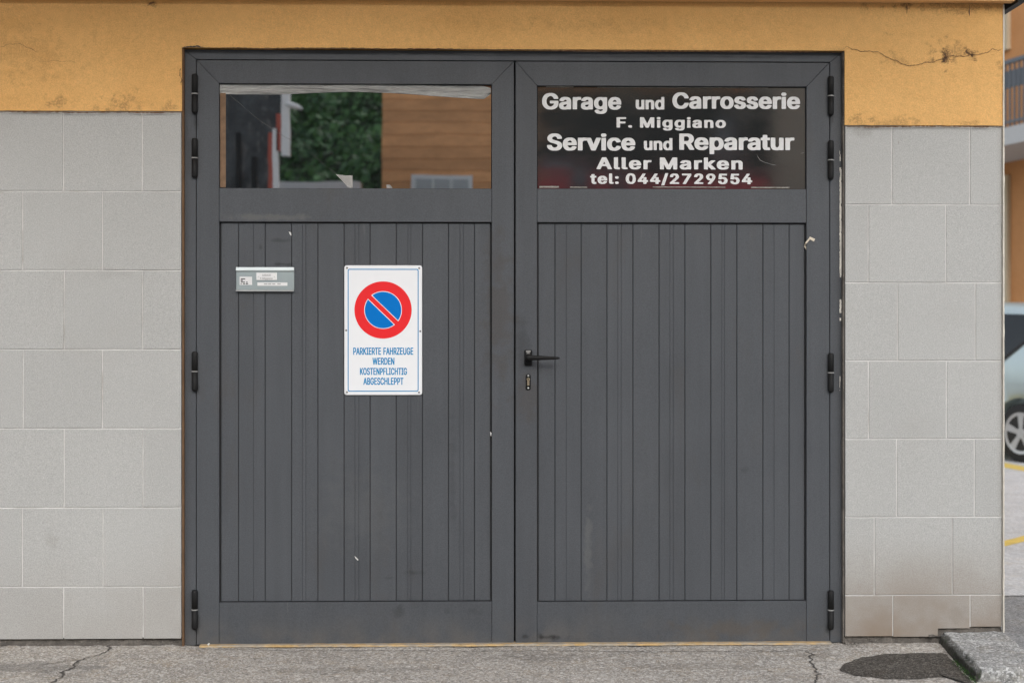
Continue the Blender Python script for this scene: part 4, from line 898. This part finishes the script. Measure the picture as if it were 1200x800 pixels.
# ------------------------------------------------------------------ scraps
bm = bmesh.new(); f = [bm.verts.new(at(a, b, y)) for a, b, y in ((338.2, 271.5, YB-.0008), (341, 272.2, YB-.005), (341.6, 276, YB-.003), (340.3, 275.7, YB-.0015))]; bm.faces.new(f)
tag(link('paper_scrap', bm, M['paper']), 'tiny torn white paper scrap on the boards above the name plate', 'paper scrap')
bm = bmesh.new(); f = [bm.verts.new(at(a, b, y)) for a, b, y in ((415.2, 651, YB-.0008), (417.3, 652.4, YB-.002), (420.3, 655.6, YB-.001), (419.2, 656.2, YB-.002), (416.8, 654, YB-.0006))]; bm.faces.new(f)
tag(link('paint_fleck', bm, M['paper']), 'small pale fleck stuck low on the boards of the left leaf', 'fleck')
bm = bmesh.new(); f = [bm.verts.new(p) for p in (at(242.6, 755, .0), at(244.3, 752.6, -.004), at(246, 753, -.002), at(244.6, 756, -.003))]; bm.faces.new(f)
tag(link('paper_scrap', bm, M['paper']), 'tiny white litter scrap at the foot of the left leaf', 'paper scrap')
bm = bmesh.new(); f = [bm.verts.new(at(a, b, y)) for a, b, y in ((574.3, 505.5, YL+.002), (576, 507, YL-.002), (575.6, 511, YL-.001), (574.6, 510, YL+.003))]; bm.faces.new(f)
tag(link('paint_fleck', bm, M['paper']), 'pale fleck at the right edge of the left boards', 'fleck')
pts = [(954.5, 281.5, YL-.002), (949, 278.8, YL-.004), (947.6, 281.2, YL-.003), (944.2, 285, YL-.001), (943, 288.4, YB-.002), (945.2, 292.2, YB-.006), (946.4, 297, YB-.002)]
bm = bmesh.new(); prev = None
for i, (a, b, y) in enumerate(pts):
    w = (1.7, 1.5, 1.0, .9, .8, .8, .3)[i]; d = Vector((pts[min(i+1, 6)][0]-pts[max(i-1, 0)][0], pts[min(i+1, 6)][1]-pts[max(i-1, 0)][1])).normalized()
    p, q = bm.verts.new(at(a-d.y*w, b+d.x*w, y)), bm.verts.new(at(a+d.y*w, b-d.x*w, y-.0015))
    if prev: bm.faces.new((prev[0], p, q, prev[1]))
    prev = (p, q)
tag(link('tape_scrap', bm, M['tape']), 'curled strip of torn beige tape hanging on the right leaf stile', 'tape scrap')

# ------------------------------------------------------------------ silver car beyond the corner
k = N('silver_car_paint'); c = k.grey((.46, .55, .56), k.noise(2, 3), .05); M['car'] = k.done(c, .28, None, .35)
M['car_glass'] = simple('dark_car_glass', (.012, .014, .014), .05, bump=0)
M['tyre'] = simple('black_tyre_rubber', (.018, .018, .018), .8)
M['rim'] = simple('silver_alloy', (.50, .50, .50), .35, .6)
M['red_lens'] = simple('red_lamp_lens', (.45, .02, .02), .15)
M['clear_lens'] = simple('clear_lamp_lens', (.6, .62, .62), .1, .3)
RW = .295
wheel_pt = ground(1196.5, 541); th = radians(116.8)
hX = Vector((cos(th), sin(th), 0)); hY = Vector((-sin(th), cos(th), 0))
car_o = wheel_pt-hX*(-1.22)-hY*.80
car_o.z = -.012
car = thing('parked_car', 'silver hatchback parked on the road beyond the building corner', 'car', car_o, th)
def interp(tab, x):
    for (a, va), (b, vb) in zip(tab, tab[1:]):
        if a <= x <= b: t = (x-a)/(b-a); t = t*t*(3-2*t)*.5+t*.5; return va+(vb-va)*t
    return tab[0][1] if x < tab[0][0] else tab[-1][1]
TOP = [(-1.93, .62), (-1.90, .98), (-1.80, 1.10), (-1.62, 1.46), (-1.35, 1.57), (-.6, 1.61), (.1, 1.58), (.45, 1.49), (1.0, 1.12), (1.2, 1.02), (1.6, .92), (1.85, .76), (1.93, .60)]
HW = [(-1.93, .66), (-1.80, .76), (-1.4, .82), (0, .83), (1.3, .81), (1.7, .74), (1.93, .58)]
def side_y(x, z): return interp(HW, x)*(1-.20*max(0, (z-.98)/.62)**1.15)*(1-.06*max(0, (.45-z)/.25))
bm = bmesh.new(); rings = []
xs = [-1.93+3.86*i/48 for i in range(49)]
for x in xs:
    zt2 = interp(TOP, x); ring = []
    zs = [.20, .28, .45, .62, .80, .95]; zs = [min(z, zt2-.06) for z in zs]
    zz = max(zs[-1], zt2-.10); zs += [zs[-1]+(zz-zs[-1])*.5, zz]
    for z in zs: ring.append((side_y(x, z), z))
    y8 = ring[-1][0]; ring += [(y8*.93, zt2-.035), (y8*.75, zt2-.010), (y8*.4, zt2), (0, zt2+.005)]
    full = [(x, -y, z) for y, z in ring]+[(x, y, z) for y, z in ring[-2::-1]]
    rings.append([bm.verts.new(p) for p in full])
for a, b in zip(rings, rings[1:]):
    for i in range(len(a)): bm.faces.new((a[i-1], a[i], b[i], b[i-1]))
bm.faces.new(rings[0]); bm.faces.new(rings[-1][::-1])
bodyc = link('body', bm, M['car'], car, smooth=True)
cut_bm = bmesh.new()
for wx in (-1.22, 1.24):
    for s in (-1, 1): lathe(cut_bm, [(RW+.055, -.14), (RW+.055, .20)] if s > 0 else [(RW+.055, -.20), (RW+.055, .14)], (wx, s*.80, RW), 'y', 32)
cut = link('wheel_cut', cut_bm, None, car)
mod = bodyc.modifiers.new('b', 'BOOLEAN'); mod.operation = 'DIFFERENCE'; mod.object = cut; mod.solver = 'EXACT'
bpy.context.view_layer.update()
me = bpy.data.meshes.new_from_object(bodyc.evaluated_get(bpy.context.evaluated_depsgraph_get()))
bodyc.modifiers.clear(); bodyc.data = me
bpy.data.objects.remove(cut)
me.materials.clear(); me.materials.append(M['car'])
for x0_, w_ in ((-1.22, 0), (1.24, 0)):
    for s in (-1, 1):
        link('wheel_arch', (lambda b: (lathe(b, [(RW+.056, -.10), (RW+.056, -.096)], (x0_, s*.66, RW), 'y', 28), b)[1])(bmesh.new()), M['tyre'], car)
def car_pane(poly, s, name='window_pane', mat='car_glass', off=.006):
    bm = bmesh.new(); n = len(poly)
    # fan over a subdivided quad strip: interpolate lower and upper chains
    lo, hi = poly
    m_ = 8; rows = []
    for j in range(m_+1):
        t = j/m_; rows.append([bm.verts.new((a[0]+(b[0]-a[0])*t, s*(side_y(a[0]+(b[0]-a[0])*t, a[1]+(b[1]-a[1])*t)+off), a[1]+(b[1]-a[1])*t)) for a, b in zip(lo, hi)])
    for j in range(m_):
        for i in range(len(lo)-1): bm.faces.new((rows[j][i], rows[j][i+1], rows[j+1][i+1], rows[j+1][i]))
    return link(name, bm, M[mat], car, smooth=True)
for s in (1, -1):
    car_pane(([(-1.42, 1.34), (-.97, 1.02), (-.5, .985), (-.13, .97)], [(-1.36, 1.46), (-1.1, 1.475), (-.6, 1.49), (-.13, 1.485)]), s)
    car_pane(([(-.05, .965), (.4, .96), (.86, .96)], [(-.05, 1.48), (.2, 1.44), (.45, 1.33)]), s)
    car_pane(([(-1.46, 1.325), (-.985, .985), (-.5, .96), (.9, .935)], [(-1.42, 1.345), (-.965, 1.01), (-.5, .982), (.9, .957)]), s, 'window_trim', 'tyre', .009)
    car_pane(([(-.99, .40), (-.985, .40)], [(-.86, .99), (-.855, .99)]), s, 'door_seam', 'tyre', .003)
    car_pane(([(-.10, .30), (-.095, .30)], [(-.08, .96), (-.075, .96)]), s, 'door_seam', 'tyre', .003)
    car_pane(([(-.80, .84), (-.62, .84)], [(-.80, .865), (-.62, .865)]), s, 'door_handle', 'car', .03)
    bm = bmesh.new(); bmesh.ops.create_icosphere(bm, subdivisions=2, radius=1, matrix=Matrix.Translation((.72, s*.93, 1.02)) @ Matrix.Diagonal((.07, .10, .07, 1))); link('door_mirror', bm, M['car'], car, smooth=True)
    car_pane(([(-1.86, .74), (-1.72, .74)], [(-1.82, 1.02), (-1.70, 1.02)]), s, 'tail_light', 'red_lens', .008)
    car_pane(([(1.45, .70), (1.84, .62)], [(1.40, .82), (1.78, .74)]), s, 'headlight', 'clear_lens', .008)
bm = bmesh.new()
for (xa_, za_, ya_), (xb_, zb2, yb2) in (((-1.845, 1.06, .60), (-1.64, 1.455, .52)),):
    v = [bm.verts.new(p) for p in ((xa_, -ya_, za_), (xa_, ya_, za_), (xb_-.01, yb2, zb2), (xb_-.01, -yb2, zb2))]; bm.faces.new(v)
for v in bm.verts: v.co.x -= .03
link('rear_window', bm, M['car_glass'], car)
bm = bmesh.new(); v = [bm.verts.new(p) for p in ((1.03, -.66, 1.13), (1.03, .66, 1.13), (.47, .56, 1.505), (.47, -.56, 1.505))]; bm.faces.new(v); link('windscreen', bm, M['car_glass'], car)
bm = bmesh.new(); box(bm, -1.97, -1.90, -.64, .64, .30, .55); bmesh.ops.bevel(bm, geom=bm.edges[:], offset=.02, segments=2); link('bumper', bm, M['car'], car)
bm = bmesh.new(); box(bm, 1.88, 1.96, -.56, .56, .28, .5); bmesh.ops.bevel(bm, geom=bm.edges[:], offset=.02, segments=2); link('bumper', bm, M['car'], car)
for wx in (-1.22, 1.24):
    for s in (-1, 1):
        y0 = s*.80
        bm = bmesh.new(); lathe(bm, [(RW*.68, 0), (RW*.93, 0), (RW, .02), (RW, .16), (RW*.93, .185), (RW*.68, .185)] if s < 0 else [(RW*.68, -.185), (RW*.93, -.185), (RW, -.16), (RW, -.02), (RW*.93, 0), (RW*.68, 0)], (wx, y0, RW), 'y', 32)
        w = link('wheel', bm, M['tyre'], car, smooth=True)
        bm = bmesh.new(); d = s*.004
        # alloy rim: ring, hub and five double spokes
        n = 40
        for (r0, r1) in ((RW*.60, RW*.70),):
            for i in range(n):
                a0, a1 = 2*pi*i/n, 2*pi*(i+1)/n
                q = [bm.verts.new((wx+r*cos(a), y0+d+(s*.004 if r == r1 else 0), RW+r*sin(a))) for r, a in ((r0, a0), (r1, a0), (r1, a1), (r0, a1))]; bm.faces.new(q)
        lathe(bm, [(RW*.17, -.01), (RW*.17, .01)], (wx, y0, RW), 'y', 16)
        for i in range(5):
            a = pi/2+2*pi*i/5; ca, sa = cos(a), sin(a)
            for k2 in (0,):
                q = [bm.verts.new((wx+r*ca-o_*sa, y0+d-(s*.01 if r < .1 else 0)*0, RW+r*sa+o_*ca)) for r, o_ in ((RW*.12, -.022), (RW*.64, -.040), (RW*.64, .040), (RW*.12, .022))]; bm.faces.new(q)
        link('rim', bm, M['rim'], w)

# ------------------------------------------------------------------ orange apartment house beyond the corner
def poly_at(px, Zd): return at(px, 400, Zd-D)
Bp = poly_at(1189, 17.8); ang = radians(105.1)
eX = Vector((cos(ang), sin(ang), 0)); eY = Vector((-sin(ang), cos(ang), 0))
org = Vector((Bp.x, Bp.y, 0))-eY*1.1
house = thing('apartment_house', 'orange rendered apartment house with a railed balcony beyond the corner', 'building', org, ang)
M['house'] = plaster('terracotta_render', (.52, .25, .10))
M['house_pale'] = simple('beige_pilaster', (.50, .41, .28), .8)
M['rail'] = simple('grey_blue_railing', (.10, .115, .13), .5)
M['slab'] = simple('pale_balcony_concrete', (.46, .46, .45), .8)
def facade_x(px, off=0.):                            # local X where the pixel's ray meets the facade plane (or a plane off it)
    d = ray(px, 400); o0 = Vector((XC, -D, 0))-org
    t = (off-o0.dot(eY))/Vector((d.x, d.y, 0)).dot(eY); p = Vector((XC, -D, 0))+Vector((d.x, d.y, 0))*t
    return (p-org).dot(eX), t
def hz_at(py, t): return HC+(400-py)/F*t
link('wall', B(-9, 9, -8, 0, 0, 12), M['house'], house)
x_a, t_a = facade_x(1177.5); x_b, t_b = facade_x(1184.5); x_c, t_c = facade_x(1196)
link('pilaster', B(x_b, x_a+.2, .001, .06, 0, hz_at(205, t_b)), M['house_pale'], house)
link('pilaster', B(x_b, x_a+.2, .001, .06, hz_at(58, t_b), hz_at(12, t_b)), M['house_pale'], house)
bl_z = 1.19+ (400-166)/F*17.8; bt_z = 1.19+(400-145)/F*17.8
link('balcony_slab', B(-2.6, 3.4, .0, 1.1, bl_z, bt_z), M['slab'], house)
rl = thing  # railing as part of the house
rail_top = 1.19+(400-64)/F*17.8
rp = link('railing', B(-2.6, 3.4, 1.02, 1.07, rail_top-.05, rail_top), M['rail'], house)
link('railing_panel', B(-2.6, 3.4, 1.03, 1.05, rail_top-.36, rail_top-.14), simple('blue_grey_panel', (.06, .065, .075), .5), rp)
for i in range(64):
    x = -2.58+i*.0945; link('baluster', B(x, x+.02, 1.035, 1.055, bt_z, rail_top-.05), M['rail'], rp)
link('railing_rail', B(-2.6, 3.4, 1.03, 1.06, bt_z+.06, bt_z+.09), M['rail'], rp)
for k_ in range(2):                                   # windows with louvred shutters
    for xw in (-6.5, -3.6, x_a+.35, 6.2):
        zb2 = 1.0+k_*3.3+ (0 if k_ == 0 else .1)
        wf = link('window', B(xw, xw+1.0, .001, .05, zb2, zb2+1.5), M['house_pale'], house)
        link('pane', B(xw+.07, xw+.93, .052, .06, zb2+.07, zb2+1.43), M['car_glass'], wf)
        for q in range(12): link('slat', B(xw+.07, xw+.93, .062, .10, zb2+.09+q*.11, zb2+.13+q*.11), M['rail'], wf)
link('lamp', B(facade_x(1189)[0], facade_x(1179)[0], .0005, .25, hz_at(186, t_b), hz_at(170, t_b)), M['rail'], house)
link('roof', B(-9.3, 9.3, -8.3, .6, 12.003, 12.3), simple('brown_roof', (.12, .07, .05), .8), house)

# ------------------------------------------------------------------ what stands across the street and shows in the panes
L1 = 16.; e = mirrored(448, 220, L1)
oh = thing('clapboard_house', 'orange clapboard house across the street, mirrored in the left pane', 'building', (e.x, e.y, 0))
k = N('orange_clapboard'); c = k.grey((.66, .33, .14), k.noise(2.2, 5, .65, stretch=(1, 1, 3)), .30); c = k.grey(c, k.rand(), .10); c = k.grey(c, k.noise(30, 3), .1)
M['clap'] = k.done(c, .75)
HWd = 7.0
link('wall', B(0, HWd, -6, -.03, 0, 5.04), M['house'], oh)
for i in range(28):
    z = .0+i*.18
    bm = bmesh.new(); pr = [(-.03, z), (.016, z), (.006, z+.178), (-.03, z+.178)]
    a = [bm.verts.new((-.0, y, q)) for y, q in pr]; b = [bm.verts.new((HWd, y, q)) for y, q in pr]
    for j in range(4): bm.faces.new((a[j-1], a[j], b[j], b[j-1]))
    bm.faces.new(a); bm.faces.new(b[::-1]); link('board', bm, M['clap'], oh)
w0, w1 = mirrored(482.5, 206, L1), mirrored(554, 206, L1); zt3 = w0.z
wx0, wx1 = w0.x-e.x, w1.x-e.x
M['white_frame'] = simple('white_window_frame', (.68, .68, .66), .6)
M['reed'] = simple('grey_window_blind', (.40, .42, .41), .6)
wf = link('window', B(wx0, wx1, .024, .07, zt3-1.3, zt3), M['white_frame'], oh)
for i in range(3):
    a = wx0+.05+(wx1-wx0-.1)*i/3; b = wx0+.05+(wx1-wx0-.1)*(i+1)/3
    link('pane', B(a+.015, b-.015, .071, .08, zt3-1.2, zt3-.06), M['reed'], wf)
link('roof', B(-.02, HWd+.3, -6.3, .06, 5.045, 5.2), simple('brown_tile_roof', (.15, .08, .05), .8), oh)

L2 = 12.; e2 = mirrored(318, 220, L2)
gh = thing('slate_house', 'dark slate clad house across the street, mirrored at the left edge', 'building', (e2.x, e2.y, 0))
k = N('dark_slate'); c = k.grey((.050, .055, .057), k.noise(4, 6, .7), .8); c = k.mix(k.ramp(k.noise(5, 4, .6, stretch=(1.5, 1, .6)), .54, .66, 0, .7), c, (.13, .125, .12)); c = k.mix(k.ramp(k.noise(1.8, 4, .6, stretch=(1.6, 1, .35)), .55, .68, 0, .8), c, (.02, .022, .024)); c = k.mix(k.ramp(k.noise(2.4, 4, .6, stretch=(1.4, 1, .5)), .60, .7, 0, .5), c, (.17, .17, .175)); c = k.grey(c, k.noise(25, 4), .3); c = k.mix(k.ramp(k.voro(1.7, stretch=(1.3, 1, .4)), .10, .22, .75, 0), c, (.015, .016, .018)); M['slate'] = k.done(c, .8, k.bump(k.noise(8, 5), .6, .03))
M['red_trim'] = simple('red_trim', (.36, .07, .04), .6)
xj = mirrored(336, 150, L2).x-e2.x
zj = mirrored(325, 155, L2).z
def wedge(x1, y1, z0, z1, back):
    bm = bmesh.new(); P = [(-6, y1), (x1, y1), (x1-back, -5), (-6, -5)]
    a = [bm.verts.new((x, y, z0)) for x, y in P]; b = [bm.verts.new((x, y, z1)) for x, y in P]
    for j in range(4): bm.faces.new((a[j-1], a[j], b[j], b[j-1]))
    bm.faces.new(a[::-1]); bm.faces.new(b); return bm
link('wall', wedge(0, 0, 0, zj, 1.3), M['slate'], gh)
link('wall', wedge(xj-.06, -.02, zj+.002, 4.9, 1.3), M['slate'], gh)
link('trim', B(-.02, .03, .002, .06, 0, zj-.02), M['red_trim'], gh)
link('trim', B(.032, .10, -.02, .06, 0, zj+.03), M['white_frame'], gh)
link('trim', B(xj-.11, xj-.055, -.018, .06, zj-.25, zj+.22), M['red_trim'], gh)
link('trim', B(xj-.053, xj+.04, -.05, .06, zj-.30, 4.95), M['white_frame'], gh)
bm = bmesh.new(); q = mirrored(347, 125, L2); bmesh.ops.create_icosphere(bm, subdivisions=2, radius=1, matrix=Matrix.Translation((q.x-e2.x-.03, .05, q.z)) @ Matrix.Rotation(.35, 4, 'Y') @ Matrix.Diagonal((.13, .06, .035, 1))); link('lamp', bm, M['white_frame'], gh, smooth=True)
for wx_, wz_ in ((-1.15, 3.35), (-2.3, 3.3), (-1.2, 1.0), (-2.6, 1.0)):
    f_ = link('window', B(wx_-.02, wx_+.47, .002, .05, wz_, wz_+.95), simple('dull_grey_frame', (.13, .13, .135), .7), gh)
    link('pane', B(wx_+.03, wx_+.42, .052, .06, wz_+.05, wz_+.90), M['car_glass'], f_)
for xp_, zp_ in ((-.43, 3.75), (-.23, 3.45), (-2., 3.8)): link('downpipe', B(xp_, xp_+.055, .002, .05, 0, zp_), M['black_plastic'], gh)
# low white garden wall at the foot of the hillside
q0, q1 = mirrored(345, 213, 20), mirrored(396, 212, 20)
bm = bmesh.new(); box(bm, q0.x-1.5, q1.x+.4, q0.y-.3, q0.y, 0, q0.z)
tag(link('garden_wall', bm, M['white_frame']), 'low white garden wall under the trees across the street', 'wall')

# wooded hillside
k = N('tree_foliage'); c = k.mix(k.ramp(k.noise(1.1, 4), .35, .65), (.012, .052, .012), (.085, .19, .055)); c = k.grey(c, k.noise(9, 3), .4); M['leaf'] = k.done(c, .7)
M['hill'] = simple('dark_hill_earth', (.02, .035, .012), .9, amt=.4, scale=1)
bm = bmesh.new()
def hz_(x, y): return max(-.3, (-y-20.6)*.62)+.7*noise.noise((x*.3, y*.3, 0)) if y < -20.4 else -.3
noisy_grid(bm, -32, 26, -60, -19, 60, 50, hz_)
struct('hillside', bm, M['hill'], True)
bm = bmesh.new(); rnd_ = random.Random(5)
verts = []; faces = []
clumps = [(rnd_.uniform(-24, 20), rnd_.uniform(-44, -21.5)) for _ in range(330)]
clumps += [(rnd_.uniform(-8, 2), rnd_.uniform(-40, -21.5)) for _ in range(120)]
for (x, y) in clumps:
    r = rnd_.uniform(.8, 1.7); zc = hz_(x, y)+rnd_.uniform(.4, 1.8)
    for _ in range(150):
        a, b_ = rnd_.uniform(0, 2*pi), math.acos(rnd_.uniform(-1, 1)); rr = r*rnd_.uniform(.6, 1)
        p = Vector((x+rr*sin(b_)*cos(a), y+rr*sin(b_)*sin(a), zc+rr*.8*cos(b_)))
        nrm = Vector((rnd_.gauss(0, 1), rnd_.gauss(0, 1)+.5, rnd_.gauss(0, 1)+.8)).normalized(); t1 = nrm.orthogonal().normalized(); t2 = nrm.cross(t1)
        s = rnd_.uniform(.06, .14); i0 = len(verts)
        verts += [p+t1*s, p+t2*s*.6, p-t1*s, p-t2*s*.6]; faces.append((i0, i0+1, i0+2, i0+3))
bm.free()
me = bpy.data.meshes.new('hillside_trees'); me.from_pydata([tuple(v) for v in verts], [], faces); me.materials.append(M['leaf'])
o = bpy.data.objects.new('hillside_trees', me); C.objects.link(o); o['kind'] = 'stuff'
tag(o, 'dense green trees covering the hillside across the street', 'trees')

# dark building mirrored in the right pane, with a red awning and a pale corner
L3 = 11.; e3 = mirrored(622, 220, L3); e3b = mirrored(905, 220, L3)
dh = thing('dark_workshop', 'dark timber workshop with a red awning across the street', 'building', (e3.x, e3.y, 0))
k = N('dark_timber'); c = k.grey((.018, .022, .020), k.noise(1.2, 4), .5); M['timber'] = k.done(c, .75)
M['awning'] = simple('faded_red_awning', (.40, .07, .08), .8, amt=.2, scale=3)
ztop = mirrored(700, 107, L3).z
link('wall', B(0, e3b.x-e3.x, -1.3, 0, 0, ztop), M['timber'], dh)
link('wall', B(e3b.x-e3.x+.002, e3b.x-e3.x+5, -1.2, .0, 0, ztop+.35), plaster('taupe_render', (.30, .26, .21)), dh)
for a, b_, zt4, dp_ in ((628, 668, 200, .10), (690, 716, 204, .22), (737, 900, 209, .5)):
    p0, p1 = mirrored(a, zt4, L3-dp_), mirrored(b_, zt4, L3-dp_)
    bm = bmesh.new(); z1_ = p0.z; z0_ = z1_-.35
    x0_, x1_ = p0.x-e3.x, p1.x-e3.x
    pr = [(.004, z1_+.02), (dp_, z1_), (dp_, z0_), (dp_-.02, z0_), (dp_-.02, z1_-.02), (.004, z1_-.01)]
    A_ = [bm.verts.new((x0_, y, z)) for y, z in pr]; B_ = [bm.verts.new((x1_, y, z)) for y, z in pr]
    for j in range(6): bm.faces.new((A_[j-1], A_[j], B_[j], B_[j-1]))
    bm.faces.new(A_); bm.faces.new(B_[::-1]); link('awning', bm, M['awning'], dh)
for a, b_, c_, d_ in ((633, 672, 188, 199), (668, 690, 196, 225), (716, 737, 196, 225), (838, 858, 140, 190)):
    p0, p1 = mirrored(a, d_, L3), mirrored(b_, c_, L3)
    link('panel', B(p0.x-e3.x, p1.x-e3.x, .002, .03, p0.z, p1.z), simple('grey_panel', (.15, .16, .17), .7), dh)
print('objects', len(bpy.data.objects))
